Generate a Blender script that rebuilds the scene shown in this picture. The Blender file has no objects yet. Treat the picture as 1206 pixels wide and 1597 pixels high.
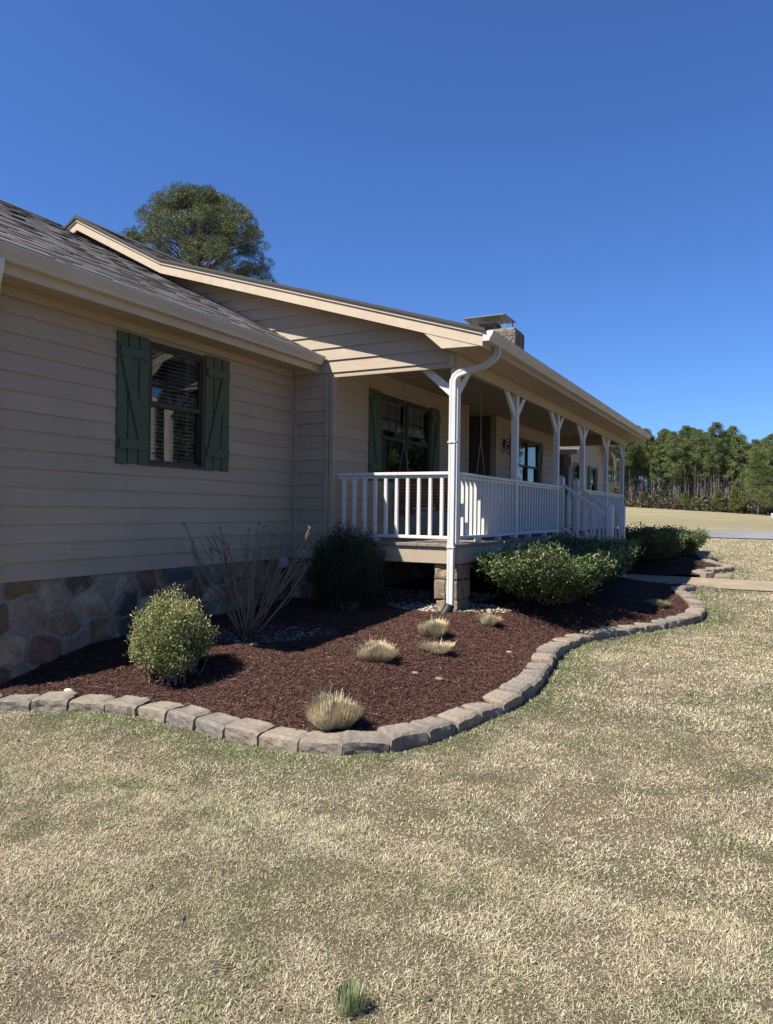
import bpy, math, random
import numpy as np
from mathutils import Vector, Matrix, noise
random.seed(7); RS = np.random.RandomState(11)
S = bpy.context.scene; COL = S.collection
PI = math.pi

# ------------------------------------------------------------------ materials
def newmat(name):
    m = bpy.data.materials.new(name); m.use_nodes = True
    nt = m.node_tree; b = nt.nodes['Principled BSDF']
    return m, nt, b
def N(nt, t, **kw):
    n = nt.nodes.new(t)
    for k, v in kw.items(): setattr(n, k, v)
    return n
def rgb(c): return (c[0], c[1], c[2], 1.0)
def mixc(nt, fac, a, b, mode='MIX'):
    n = N(nt, 'ShaderNodeMix', data_type='RGBA', blend_type=mode)
    for s, v in ((0, fac), (6, a), (7, b)):
        if hasattr(v, 'is_output'): nt.links.new(v, n.inputs[s])
        elif s == 0: n.inputs[0].default_value = v
        else: n.inputs[s].default_value = rgb(v)
    return n.outputs[2]
def ramp(nt, v, lo, hi):
    n = N(nt, 'ShaderNodeMapRange'); n.inputs[1].default_value = lo; n.inputs[2].default_value = hi
    nt.links.new(v, n.inputs[0]); return n.outputs[0]
def tex(nt, scale, detail=4, rough=.55, vec=None, stretch=None, uv=False):
    n = N(nt, 'ShaderNodeTexNoise'); n.inputs['Scale'].default_value = scale
    n.inputs['Detail'].default_value = detail; n.inputs['Roughness'].default_value = rough
    tc = N(nt, 'ShaderNodeTexCoord'); src = tc.outputs['UV' if uv else 'Object']
    if stretch:
        mp = N(nt, 'ShaderNodeMapping'); mp.inputs['Scale'].default_value = stretch
        nt.links.new(src, mp.inputs[0]); src = mp.outputs[0]
    nt.links.new(src, n.inputs['Vector'])
    return n.outputs['Fac']
def bump(nt, b, h, strength=.3, dist=.01):
    n = N(nt, 'ShaderNodeBump'); n.inputs['Strength'].default_value = strength; n.inputs['Distance'].default_value = dist
    nt.links.new(h, n.inputs['Height']); nt.links.new(n.outputs[0], b.inputs['Normal'])
def paint(name, c, rough=.55, var=.12, grain=(3, 3, 3), scale=6, dirt=.25, bs=.15, spec=.35, dirtc=None):
    m, nt, b = newmat(name)
    n1 = tex(nt, scale, 5, .6, stretch=grain); n2 = tex(nt, 1.3, 3, .6)
    c0 = tuple(x*(1-var) for x in c); c1 = tuple(min(1, x*(1+var)) for x in c)
    col = mixc(nt, ramp(nt, n1, .3, .7), c0, c1)
    d = dirtc or (c[0]*.72, c[1]*.7, c[2]*.66)
    f = N(nt, 'ShaderNodeMath', operation='MULTIPLY'); f.inputs[1].default_value = dirt
    nt.links.new(ramp(nt, n2, .45, .75), f.inputs[0])
    col = mixc(nt, f.outputs[0], col, d)
    nt.links.new(col, b.inputs['Base Color']); b.inputs['Roughness'].default_value = rough
    b.inputs['Specular IOR Level'].default_value = spec
    bump(nt, b, n1, bs, .004)
    return m
SID = (.37, .295, .215)
M = {}
def sidingmat(name, c, axis):
    """painted clapboard: each board length its own faint tone, hairline butt joints, weathering"""
    m, nt, b = newmat(name)
    tc = N(nt, 'ShaderNodeTexCoord'); sp = N(nt, 'ShaderNodeSeparateXYZ'); nt.links.new(tc.outputs['Object'], sp.inputs[0])
    def mt(op, a_, b_=None, c_=None):
        n = N(nt, 'ShaderNodeMath', operation=op)
        for i, v in enumerate((a_, b_, c_)):
            if v is None: continue
            if hasattr(v, 'is_output'): nt.links.new(v, n.inputs[i])
            else: n.inputs[i].default_value = v
        return n.outputs[0]
    row = mt('FLOOR', mt('DIVIDE', mt('ADD', sp.outputs[2], .645-.002), .1625))
    w1 = N(nt, 'ShaderNodeTexWhiteNoise', noise_dimensions='1D'); nt.links.new(row, w1.inputs['W'])
    u = mt('ADD', mt('DIVIDE', sp.outputs[1 if axis == 'y' else 0], 3.66), w1.outputs['Value'])
    seg = mt('FLOOR', u); fr = mt('FRACT', u)
    joint = mt('LESS_THAN', fr, .0009)
    w2 = N(nt, 'ShaderNodeTexWhiteNoise', noise_dimensions='2D'); cb = N(nt, 'ShaderNodeCombineXYZ'); nt.links.new(row, cb.inputs[0]); nt.links.new(seg, cb.inputs[1]); nt.links.new(cb.outputs[0], w2.inputs['Vector'])
    st = (1, .12, 9) if axis == 'y' else (.12, 1, 9)
    n1 = tex(nt, 9, 6, .65, stretch=st); n2 = tex(nt, 1.6, 5, .65); n3 = tex(nt, 7, 4, .6); n4 = tex(nt, 60, 2, .5)
    col = mixc(nt, w2.outputs['Value'], tuple(x*.93 for x in c), tuple(x*1.06 for x in c))
    col = mixc(nt, ramp(nt, n1, .3, .7), mixc(nt, .10, col, (.2, .15, .1)), mixc(nt, .06, col, (.7, .62, .5)))
    col = mixc(nt, mt('MULTIPLY', ramp(nt, n2, .48, .78), .30), col, (c[0]*.66, c[1]*.64, c[2]*.62))
    col = mixc(nt, mt('MULTIPLY', ramp(nt, n3, .62, .72), .16), col, (.55, .50, .42))
    col = mixc(nt, mt('MULTIPLY', ramp(nt, n4, .74, .78), .5), col, (.62, .58, .5))
    col = mixc(nt, mt('MULTIPLY', joint, .35), col, (.06, .045, .03))
    nt.links.new(col, b.inputs['Base Color']); b.inputs['Roughness'].default_value = .62; b.inputs['Specular IOR Level'].default_value = .25
    wv = tex(nt, 1.1, 3, .5, stretch=(1, 1, .3))
    hh = mt('MULTIPLY_ADD', wv, 3.0, n1); bump(nt, b, hh, .22, .006)
    return m
M['siding'] = sidingmat('siding_paint', SID, 'y')
M['siding_x'] = sidingmat('siding_paint_gable', SID, 'x')
M['trim'] = paint('trim_paint', (.49, .40, .29), .5, .07, (.6, .6, .6), 14, .22, .15)
M['soffit'] = paint('soffit_paint', (.38, .30, .21), .6, .05, (1, .3, 1), 7, .2, .1)
M['ceiling'] = paint('porch_ceiling_paint', (.30, .235, .17), .6, .06, (1, .3, 1), 7, .2, .1)
M['gutter'] = paint('gutter_enamel', (.47, .425, .35), .55, .05, (1, .2, 1), 5, .3, .03, .25)
M['white'] = paint('white_paint', (.58, .575, .555), .5, .08, (5, 5, .7), 9, .55, .25, .35, (.46, .44, .38))
M['green'] = paint('green_shutter_paint', (.052, .080, .043), .5, .12, (6, 6, .8), 8, .3, .25)
M['bronze'] = paint('window_frame_bronze', (.034, .030, .026), .4, .1)
M['muntin'] = paint('muntin_dark', (.05, .045, .04), .45, .1)
M['deck'] = paint('deck_boards', (.20, .165, .145), .7, .2, (1.5, 8, 1), 6, .4, .3)
M['black'] = paint('black_metal', (.012, .012, .013), .4, .2)
M['swing'] = paint('swing_wood', (.20, .075, .038), .5, .25, (1, 6, 6), 9, .3, .2)
M['chain'] = paint('chain_steel', (.28, .26, .24), .4, .2)
M['pipe'] = paint('corrugated_pipe', (.018, .02, .021), .45, .2)
M['grayplastic'] = paint('gray_plastic', (.42, .43, .44), .45, .05)
M['doorp'] = paint('door_paint', (.5, .42, .32), .5, .05)
M['flue'] = paint('galvanised_sheet', (.20, .205, .205), .42, .12, (2, 2, 2), 5, .4, .05, .6)
M['bark'] = paint('bark', (.13, .10, .08), .85, .3, (8, 8, 1.5), 10, .4, .8)
M['twig'] = paint('bare_stem_bark', (.19, .13, .085), .8, .25, (6, 6, 2), 14, .4, .4)
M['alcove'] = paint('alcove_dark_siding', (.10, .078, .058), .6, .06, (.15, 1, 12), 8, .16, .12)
M['vent'] = paint('vent_grille', (.10, .11, .125), .5, .1)
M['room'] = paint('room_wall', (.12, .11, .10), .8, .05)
M['blind'] = paint('blind_slat', (.55, .54, .50), .5, .04)
M['car_body'] = paint('car_paint_silver', (.42, .44, .46), .25, .02, spec=.6, bs=.0)
M['rubber'] = paint('tyre_rubber', (.02, .02, .02), .8, .1)

def glassmat():
    m, nt, b = newmat('window_glass'); nt.nodes.remove(b)
    out = nt.nodes['Material Output']
    g = N(nt, 'ShaderNodeBsdfGlossy'); g.inputs['Roughness'].default_value = .012; g.inputs[0].default_value = (1, 1, 1, 1)
    t = N(nt, 'ShaderNodeBsdfTransparent'); t.inputs[0].default_value = (.66, .69, .70, 1)
    f = N(nt, 'ShaderNodeFresnel'); f.inputs[0].default_value = 1.75
    mx = N(nt, 'ShaderNodeMixShader')
    w = tex(nt, 2.2, 1, .4)
    bp = N(nt, 'ShaderNodeBump'); bp.inputs['Strength'].default_value = .05; bp.inputs['Distance'].default_value = .02
    nt.links.new(w, bp.inputs['Height']); nt.links.new(bp.outputs[0], g.inputs['Normal'])
    nt.links.new(f.outputs[0], mx.inputs[0]); nt.links.new(t.outputs[0], mx.inputs[1]); nt.links.new(g.outputs[0], mx.inputs[2])
    nt.links.new(mx.outputs[0], out.inputs[0]); return m
M['glass'] = glassmat()

def shinglemat():
    m, nt, b = newmat('asphalt_shingles')
    tc = N(nt, 'ShaderNodeTexCoord')
    br = N(nt, 'ShaderNodeTexBrick'); br.offset = .37; br.inputs['Scale'].default_value = 1
    br.inputs['Color1'].default_value = (.0, .0, .0, 1); br.inputs['Color2'].default_value = (1, 1, 1, 1)
    br.inputs['Mortar'].default_value = (.0, .0, .0, 1)
    br.inputs['Mortar Size'].default_value = .004; br.inputs['Brick Width'].default_value = .19; br.inputs['Row Height'].default_value = .14
    nt.links.new(tc.outputs['UV'], br.inputs['Vector'])
    n1 = tex(nt, 1.1, 3, .6, uv=True); n2 = tex(nt, 160, 2, .7, uv=True)
    # blotchy architectural blend, dragged along the courses
    n3 = tex(nt, 3.8, 5, .75, stretch=(.8, 2.6, 1), uv=True)
    col = mixc(nt, br.outputs['Fac'], mixc(nt, br.outputs['Color'], (.092, .084, .08), (.19, .175, .165)), (.02, .018, .018))
    col = mixc(nt, ramp(nt, n3, .55, .66), col, (.062, .058, .056))
    col = mixc(nt, ramp(nt, n2, .25, .75), mixc(nt, .45, col, (0, 0, 0)), mixc(nt, .12, col, (.6, .55, .5)))
    nt.links.new(col, b.inputs['Base Color']); b.inputs['Roughness'].default_value = .9
    bump(nt, b, n2, .5, .004)
    return m
M['shingle'] = shinglemat()

def stonemat(name, scale, mortar=(.20, .185, .165), dark=1.0, attr=False, hue=None):
    m, nt, b = newmat(name)
    tc = N(nt, 'ShaderNodeTexCoord')
    wn = N(nt, 'ShaderNodeTexNoise'); wn.inputs['Scale'].default_value = 2.2; wn.inputs['Detail'].default_value = 3
    nt.links.new(tc.outputs['Object'], wn.inputs['Vector'])
    vm = N(nt, 'ShaderNodeVectorMath', operation='MULTIPLY_ADD'); vm.inputs[1].default_value = (.30, .30, .30)
    nt.links.new(wn.outputs['Color'], vm.inputs[0]); nt.links.new(tc.outputs['Object'], vm.inputs[2])
    mp = N(nt, 'ShaderNodeMapping'); mp.inputs['Scale'].default_value = (scale, scale, scale*1.25); nt.links.new(vm.outputs[0], mp.inputs[0])
    v1 = N(nt, 'ShaderNodeTexVoronoi'); v1.feature = 'DISTANCE_TO_EDGE'; v2 = N(nt, 'ShaderNodeTexVoronoi'); v2.feature = 'F1'
    for v in (v1, v2):
        v.inputs['Scale'].default_value = 1; v.inputs['Randomness'].default_value = .92; nt.links.new(mp.outputs[0], v.inputs['Vector'])
    sep = N(nt, 'ShaderNodeSeparateColor'); nt.links.new(v2.outputs['Color'], sep.inputs[0])
    cr = N(nt, 'ShaderNodeValToRGB'); cr.color_ramp.interpolation = 'CONSTANT'
    cols = [(.24, .185, .12), (.13, .10, .08), (.33, .27, .205), (.18, .115, .085), (.10, .09, .085), (.36, .30, .25), (.26, .20, .13), (.17, .135, .105)]
    el = cr.color_ramp.elements
    el[0].color = rgb(cols[0]); el[1].position = 1/8; el[1].color = rgb(cols[1])
    for i in range(2, 8): e = el.new(i/8); e.color = rgb(tuple(x*dark for x in cols[i]))
    nt.links.new(sep.outputs[0], cr.inputs[0])
    n1 = tex(nt, 9, 6, .7); n2 = tex(nt, 45, 4, .7)
    c = mixc(nt, ramp(nt, n1, .35, .7), mixc(nt, .45, cr.outputs[0], (.03, .025, .02)), mixc(nt, .25, cr.outputs[0], (.42, .36, .29)))
    ma = N(nt, 'ShaderNodeMath', operation='MULTIPLY_ADD'); ma.inputs[1].default_value = .05; ma.inputs[2].default_value = -.02
    nt.links.new(n1, ma.inputs[0]); ad = N(nt, 'ShaderNodeMath', operation='ADD'); nt.links.new(v1.outputs['Distance'], ad.inputs[0]); nt.links.new(ma.outputs[0], ad.inputs[1])
    mort = ramp(nt, ad.outputs[0], .03, .052)
    c = mixc(nt, mort, mixc(nt, n2, tuple(x*.7 for x in mortar), mortar), c)
    nt.links.new(c, b.inputs['Base Color']); b.inputs['Roughness'].default_value = .85
    h = N(nt, 'ShaderNodeMath', operation='MULTIPLY_ADD'); h.inputs[1].default_value = .35; nt.links.new(n1, h.inputs[0]); nt.links.new(ramp(nt, ad.outputs[0], .03, .15), h.inputs[2])
    h2 = N(nt, 'ShaderNodeMath', operation='MULTIPLY_ADD'); h2.inputs[1].default_value = .15; nt.links.new(n2, h2.inputs[0]); nt.links.new(h.outputs[0], h2.inputs[2])
    bump(nt, b, h2.outputs[0], .9, .03)
    return m
M['fieldstone'] = stonemat('fieldstone_wall', 3.3, (.27, .24, .20))
M['chimstone'] = stonemat('chimney_stone', 5.0, (.18, .165, .14), .45)

def rockmat(name, a, b_, c_, sc=7):
    m, nt, b = newmat(name)
    oi = N(nt, 'ShaderNodeObjectInfo')
    n1 = tex(nt, sc, 6, .68); n2 = tex(nt, sc*7, 4, .7)
    col = mixc(nt, oi.outputs['Random'], a, b_)
    col = mixc(nt, ramp(nt, n1, .4, .72), col, c_)
    col = mixc(nt, ramp(nt, n2, .3, .75), mixc(nt, .5, col, (0.03, .026, .022)), col)
    nt.links.new(col, b.inputs['Base Color']); b.inputs['Roughness'].default_value = .9
    h = N(nt, 'ShaderNodeMath', operation='MULTIPLY_ADD'); h.inputs[1].default_value = .4; nt.links.new(n2, h.inputs[0]); nt.links.new(n1, h.inputs[2])
    bump(nt, b, h.outputs[0], .8, .015)
    return m
M['block'] = rockmat('edging_stone', (.30, .235, .165), (.15, .135, .12), (.34, .28, .22))
M['pierstone'] = rockmat('pier_stone', (.30, .21, .125), (.20, .15, .11), (.40, .31, .21), 5)

def attrmat(name, rough=.7, spec=.3, trans=0.0, bumps=None):
    """colour comes from a per-face/vertex colour that is the thing's own hue variation"""
    m, nt, b = newmat(name)
    a = N(nt, 'ShaderNodeAttribute', attribute_name='tint')
    nt.links.new(a.outputs['Color'], b.inputs['Base Color'])
    b.inputs['Roughness'].default_value = rough; b.inputs['Specular IOR Level'].default_value = spec
    if trans > 0:
        out = nt.nodes['Material Output']; t = N(nt, 'ShaderNodeBsdfTranslucent'); mx = N(nt, 'ShaderNodeMixShader'); mx.inputs[0].default_value = trans
        nt.links.new(a.outputs['Color'], t.inputs[0]); nt.links.new(b.outputs[0], mx.inputs[1]); nt.links.new(t.outputs[0], mx.inputs[2]); nt.links.new(mx.outputs[0], out.inputs[0])
    return m
M['leaf'] = attrmat('waxy_leaf', .5, .38, .2)
M['needle'] = attrmat('pine_needle', .5, .35, .15)
M['straw'] = attrmat('grass_blade', .7, .25, .2)
M['chips'] = attrmat('bark_chip', .8, .25)
M['pebble'] = attrmat('river_pebble', .7, .35)

def groundmat():
    m, nt, b = newmat('dormant_lawn')
    a = N(nt, 'ShaderNodeAttribute', attribute_name='tint')
    n1 = tex(nt, 28, 6, .75); n2 = tex(nt, 140, 3, .7); n3 = tex(nt, 5, 5, .65)
    col = mixc(nt, ramp(nt, n1, .3, .72), mixc(nt, .5, a.outputs['Color'], (.06, .048, .03)), mixc(nt, .30, a.outputs['Color'], (.52, .45, .31)))
    col = mixc(nt, ramp(nt, n2, .3, .7), mixc(nt, .4, col, (.045, .036, .022)), col)
    col = mixc(nt, ramp(nt, n3, .35, .7), mixc(nt, .22, col, (.09, .085, .04)), col)
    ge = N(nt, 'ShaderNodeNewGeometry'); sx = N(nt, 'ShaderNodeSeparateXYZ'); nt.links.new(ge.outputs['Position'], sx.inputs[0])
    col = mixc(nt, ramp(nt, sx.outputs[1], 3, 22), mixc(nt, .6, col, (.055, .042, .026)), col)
    nt.links.new(col, b.inputs['Base Color']); b.inputs['Roughness'].default_value = .95; b.inputs['Specular IOR Level'].default_value = .1
    h = N(nt, 'ShaderNodeMath', operation='ADD'); nt.links.new(n1, h.inputs[0]); nt.links.new(n2, h.inputs[1])
    bump(nt, b, h.outputs[0], .7, .03)
    return m
M['ground'] = groundmat()
def speckle(name, a, c, s1, s2, rough=.9, bs=.6, bd=.02):
    m, nt, b = newmat(name)
    n1 = tex(nt, s1, 5, .75); n2 = tex(nt, s2, 4, .65)
    col = mixc(nt, ramp(nt, n1, .3, .7), a, c); col = mixc(nt, ramp(nt, n2, .3, .75), mixc(nt, .35, col, (.02, .015, .012)), col)
    nt.links.new(col, b.inputs['Base Color']); b.inputs['Roughness'].default_value = rough; b.inputs['Specular IOR Level'].default_value = .2
    bump(nt, b, n1, bs, bd); return m
M['mulch'] = speckle('shredded_mulch', (.016, .008, .0065), (.050, .023, .018), 60, 3)
M['road'] = speckle('gravel_road', (.17, .17, .175), (.27, .27, .275), 20, .6)
M['path'] = speckle('washed_concrete_path', (.28, .22, .15), (.39, .32, .225), 60, 2)
M['dirt'] = speckle('dry_soil', (.07, .055, .04), (.15, .12, .09), 40, 3)

# ------------------------------------------------------------------ object helpers
def link(o, parent=None):
    COL.objects.link(o)
    if parent is not None: rel(o, parent)
    return o
def tag(o, label=None, cat=None, group=None, kind=None):
    if label: o['label'] = label
    if cat: o['category'] = cat
    if group: o['group'] = group
    if kind: o['kind'] = kind
    return o
def empty(name, loc=(0, 0, 0), parent=None):
    o = bpy.data.objects.new(name, None); o.location = loc; o.empty_display_size = .2
    return link(o, parent)
def rel(o, root):
    """child authored in world space under a root that sits elsewhere"""
    w = Vector((0, 0, 0)); p = root
    while p is not None: w += p.location; p = p.parent
    o.parent = root; o.location = tuple(a-b for a, b in zip(o.location, w)); return o
class MB:
    def __init__(s): s.v = []; s.f = []; s.uv = None
    def quad(s, a, b, c, d):
        i = len(s.v); s.v += [tuple(a), tuple(b), tuple(c), tuple(d)]; s.f.append((i, i+1, i+2, i+3)); return s
    def poly(s, pts):
        i = len(s.v); s.v += [tuple(p) for p in pts]; s.f.append(tuple(range(i, i+len(pts)))); return s
    def prism(s, pts, vec):
        """closed solid: polygon swept along vec"""
        n = len(pts); i = len(s.v)
        s.v += [tuple(p) for p in pts] + [tuple(p[k]+vec[k] for k in range(3)) for p in pts]
        s.f.append(tuple(range(i+n-1, i-1, -1))); s.f.append(tuple(range(i+n, i+2*n)))
        for k in range(n): s.f.append((i+k, i+(k+1) % n, i+n+(k+1) % n, i+n+k))
        return s
    def box(s, x0, x1, y0, y1, z0, z1):
        return s.prism([(x0, y0, z0), (x1, y0, z0), (x1, y1, z0), (x0, y1, z0)], (0, 0, z1-z0))
    def bar(s, a, b, w, t, side=(1, 0, 0)):
        """board from a to b, width w across, thickness t along 'side'"""
        a = Vector(a); b = Vector(b); d = (b-a).normalized(); sd = Vector(side)
        u = d.cross(sd).normalized()*w/2; q = sd.normalized()*t/2
        s.prism([a-u-q, a+u-q, a+u+q, a-u+q], b-a); return s
    def tube(s, pts, radii, n=8, cap=True):
        pts = [Vector(p) for p in pts]; base = len(s.v)
        if not hasattr(radii, '__len__'): radii = [radii]*len(pts)
        up = Vector((.13, .21, .97)).normalized()
        for i, p in enumerate(pts):
            t = (pts[min(i+1, len(pts)-1)]-pts[max(i-1, 0)]).normalized()
            a = t.cross(up)
            if a.length < .05: a = t.cross(Vector((1, 0, 0)))
            a.normalize(); c = t.cross(a).normalized()
            for k in range(n):
                an = 2*PI*k/n; s.v.append(tuple(p+(a*math.cos(an)+c*math.sin(an))*radii[i]))
        for i in range(len(pts)-1):
            for k in range(n):
                s.f.append((base+i*n+k, base+i*n+(k+1) % n, base+(i+1)*n+(k+1) % n, base+(i+1)*n+k))
        if cap:
            s.f.append(tuple(base+k for k in range(n-1, -1, -1))); s.f.append(tuple(base+(len(pts)-1)*n+k for k in range(n)))
        return s
    def build(s, name, mat, parent=None, smooth=False, bevel=0, loc=None):
        me = bpy.data.meshes.new(name); 
        v = s.v if loc is None else [(a[0]-loc[0], a[1]-loc[1], a[2]-loc[2]) for a in s.v]
        me.from_pydata(v, [], s.f); me.materials.append(mat)
        if bevel or smooth:
            me.update()
        o = bpy.data.objects.new(name, me)
        if loc is not None: o.location = loc
        if smooth: me.polygons.foreach_set('use_smooth', [True]*len(me.polygons))
        if bevel:
            md = o.modifiers.new('soft_edges', 'BEVEL'); md.width = bevel; md.segments = 2; md.limit_method = 'ANGLE'
        link(o)
        if parent is not None: rel(o, parent)
        return o
def npmesh(name, V, F, mat, tint=None, parent=None, smooth=False, loc=(0, 0, 0)):
    """V (n,3), F (m,k) arrays; tint per vertex (n,3)"""
    me = bpy.data.meshes.new(name); V = np.asarray(V, np.float32); F = np.asarray(F, np.int32)
    k = F.shape[1]
    me.vertices.add(len(V)); me.vertices.foreach_set('co', V.ravel())
    me.loops.add(F.size); me.loops.foreach_set('vertex_index', F.ravel())
    me.polygons.add(len(F)); me.polygons.foreach_set('loop_start', np.arange(0, F.size, k, dtype=np.int32))
    try: me.polygons.foreach_set('loop_total', np.full(len(F), k, np.int32))
    except Exception: pass
    if smooth: me.polygons.foreach_set('use_smooth', np.ones(len(F), bool))
    me.update(calc_edges=True)
    if tint is not None:
        at = me.attributes.new('tint', 'FLOAT_COLOR', 'POINT')
        c = np.ones((len(V), 4), np.float32); c[:, :3] = tint; at.data.foreach_set('color', c.ravel())
    me.materials.append(mat)
    o = bpy.data.objects.new(name, me); o.location = loc; link(o)
    if parent is not None: rel(o, parent)
    return o
def copy_tree(o, parent=None):
    c = o.copy(); COL.objects.link(c)
    if parent is not None: c.parent = parent
    for ch in list(o.children): copy_tree(ch, c)
    return c

# ------------------------------------------------------------------ value noise for terrain tints
_g = np.random.RandomState(3).rand(256, 256)
def vn(x, y):
    xi = np.floor(x).astype(int); yi = np.floor(y).astype(int); fx = x-xi; fy = y-yi
    fx = fx*fx*(3-2*fx); fy = fy*fy*(3-2*fy)
    a = _g[xi % 256, yi % 256]; b = _g[(xi+1) % 256, yi % 256]; c = _g[xi % 256, (yi+1) % 256]; d = _g[(xi+1) % 256, (yi+1) % 256]
    return (a*(1-fx)+b*fx)*(1-fy)+(c*(1-fx)+d*fx)*fy
def fbm(x, y, o=4):
    s = 0; t = 0; a = 1.
    for i in range(o): s = s+a*vn(x*2**i+17*i, y*2**i+31*i); t += a; a *= .5
    return s/t
def sm(x, a, b):
    t = np.clip((x-a)/(b-a), 0, 1); return t*t*(3-2*t)

# ------------------------------------------------------------------ terrain
def T(X, Y):
    X = np.asarray(X, float); Y = np.asarray(Y, float)
    z = -1.62+.035*(np.clip(Y, -4, 21)-3.5)
    z = z+.045*np.clip(Y-33.5, 0, 6)
    zf = np.clip(.1-.062*X, -1.2, 3.2)
    k = np.clip((Y-39.5)/85, 0, 1.15); z = z+(zf+.74)*(.6*k+.4*k*k)
    return z+.012*(fbm(X*.9, Y*.9, 3)-.5)*(1+np.clip(Y/20, 0, 3))
EDGE1 = [(-5.95, 3.42), (-5.70, 3.56), (-5.46, 3.67), (-5.21, 3.79), (-4.93, 3.93), (-4.66, 4.05), (-4.37, 4.09), (-4.08, 4.10), (-3.80, 4.07), (-3.49, 4.02), (-3.15, 4.01), (-2.84, 4.02),
         (-2.54, 4.09), (-2.27, 4.24), (-2.08, 4.47), (-1.98, 4.78), (-1.90, 5.05), (-1.84, 5.33), (-1.78, 5.64), (-1.75, 5.94), (-1.77, 6.40), (-1.83, 6.85), (-1.89, 7.25), (-1.91, 7.62),
         (-1.89, 8.05), (-1.80, 8.40), (-1.67, 8.69), (-1.52, 8.93), (-1.37, 9.17), (-1.21, 9.43), (-1.05, 9.68), (-.92, 9.92), (-.82, 10.22), (-.78, 10.7), (-.82, 11.2), (-.96, 11.8), (-1.14, 12.4), (-1.28, 12.85),
         (-1.25, 13.2), (-1.02, 13.37), (-.72, 13.38)]
EDGE2 = [(-.66, 15.35), (-.95, 15.32), (-1.18, 15.5), (-1.22, 15.78), (-1.05, 16.1), (-.80, 16.45), (-.66, 16.85), (-.80, 17.25), (-1.1, 17.8), (-1.3, 18.6), (-1.42, 19.4), (-1.6, 20.2), (-2.2, 20.6), (-3.2, 20.7)]
def resample(P, step):
    P = [np.array(p, float) for p in P]; out = [P[0]]; i = 0; cur = P[0]
    while True:
        need = step
        # walk until chord length reaches step
        j = i; found = None
        while j < len(P)-1:
            a = cur if j == i else P[j]; b = P[j+1]
            for t in np.linspace(0, 1, 60)[1:]:
                q = a+(b-a)*t
                if np.hypot(*(q-out[-1])) >= step: found = q; break
            if found is not None: break
            j += 1
        if found is None: return out
        out.append(found); cur = found; i = j
def inside(X, Y, poly):
    X = np.asarray(X, float); Y = np.asarray(Y, float); r = np.zeros(X.shape, bool); n = len(poly)
    for i in range(n):
        x1, y1 = poly[i]; x2, y2 = poly[(i+1) % n]
        if y1 == y2: continue
        c = ((y1 > Y) != (y2 > Y)) & (X < (x2-x1)*(Y-y1)/(y2-y1)+x1); r ^= c
    return r
def sdist(X, Y, line):
    d = np.full(np.shape(X), 1e9)
    for (x1, y1), (x2, y2) in zip(line[:-1], line[1:]):
        dx, dy = x2-x1, y2-y1; t = np.clip(((X-x1)*dx+(Y-y1)*dy)/(dx*dx+dy*dy+1e-12), 0, 1)
        d = np.minimum(d, np.hypot(X-x1-t*dx, Y-y1-t*dy))
    return d
LINE1 = EDGE1+[(-1.3, 13.64), (-6.2, 13.64)]
LINE2 = [(-6.2, 15.14), (-1.0, 15.14)]+EDGE2
BED1 = EDGE1+[(-1.4, 13.62), (-2.5, 13.62), (-5.3, 13.62), (-6.1, 13.6), (-6.1, 8.3), (-5.9, 3.5)]
BED2 = EDGE2+[(-4.2, 20.4), (-5.4, 20.0), (-6.1, 19.9), (-6.1, 15.15), (-2.0, 15.15)]
def bedz(X, Y, line):
    d = sdist(X, Y, line)
    d = np.minimum(d, sdist(X, Y, LINE1 if line is EDGE1 else LINE2))
    return T(X, Y)+.055*sm(d, -.01, .06)+.21*sm(d, .05, 1.3)+.02*(fbm(X*3.1, Y*3.1, 3)-.5)+.025*(fbm(X*14, Y*14, 3)-.5)
def G1(x, y): return float(bedz(np.array([x]), np.array([y]), EDGE1)[0])
def G2(x, y): return float(bedz(np.array([x]), np.array([y]), EDGE2)[0])
def Tz(x, y): return float(T(np.array([x]), np.array([y]))[0])

STRAW = np.array([.42, .35, .228]); GREEN = np.array([.125, .165, .055]); BROWN = np.array([.26, .205, .15]); PALE = np.array([.56, .48, .34])
def lawncol(X, Y):
    g = sm(fbm(X*.9+3, Y*.9+9, 4), .50, .72)*.26
    g2 = sm(fbm(X*3.6+40, Y*3.6, 3), .60, .74)*.6
    # grass greens up along the stone edging
    de = np.minimum(sdist(X, Y, EDGE1), sdist(X, Y, EDGE2)); near = (1-sm(de, .05, .75))*sm(fbm(X*2.2, Y*2.2, 3), .25, .5)*.85
    g = np.clip(np.maximum(np.maximum(g, g2), near), 0, .85)
    b = sm(fbm(X*2.3+70, Y*2.3+20, 5), .52, .70)*.38
    p = sm(fbm(X*3.2+120, Y*3.2+60, 4), .45, .7)*.5
    c = STRAW[None]*np.ones((len(X), 1))
    c = c*(1-p[:, None])+PALE*p[:, None]
    c = c*(1-b[:, None])+BROWN*b[:, None]
    c = c*(1-g[:, None])+GREEN*g[:, None]
    far = sm(Y, 25, 60)[:, None]
    fc = np.array([.40, .335, .20])*(1+.7*(fbm(X*.05, Y*.5, 4)-.5)+.4*(fbm(X*.6, Y*1.5, 2)-.5))[:, None]
    lowgreen = (sm(Y, 40, 52)*(1-sm(Y, 60, 90)))[:, None]*.45
    fc = fc*(1-lowgreen)+np.array([.20, .20, .075])*lowgreen
    return c*(1-far)+fc*far
def axis(parts):
    out = []
    for a, b, s in parts: out += list(np.arange(a, b, s))
    out.append(parts[-1][1]); return np.array(out)
gx = axis([(-320, -60, 10), (-60, -14, 2), (-14, 8, .12), (8, 40, 1.5), (40, 320, 10)])
gy = axis([(-80, -6, 4), (-6, 24, .12), (24, 60, .8), (60, 180, 3), (180, 420, 15)])
XX, YY = np.meshgrid(gx, gy, indexing='ij'); nx, ny = XX.shape
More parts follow.
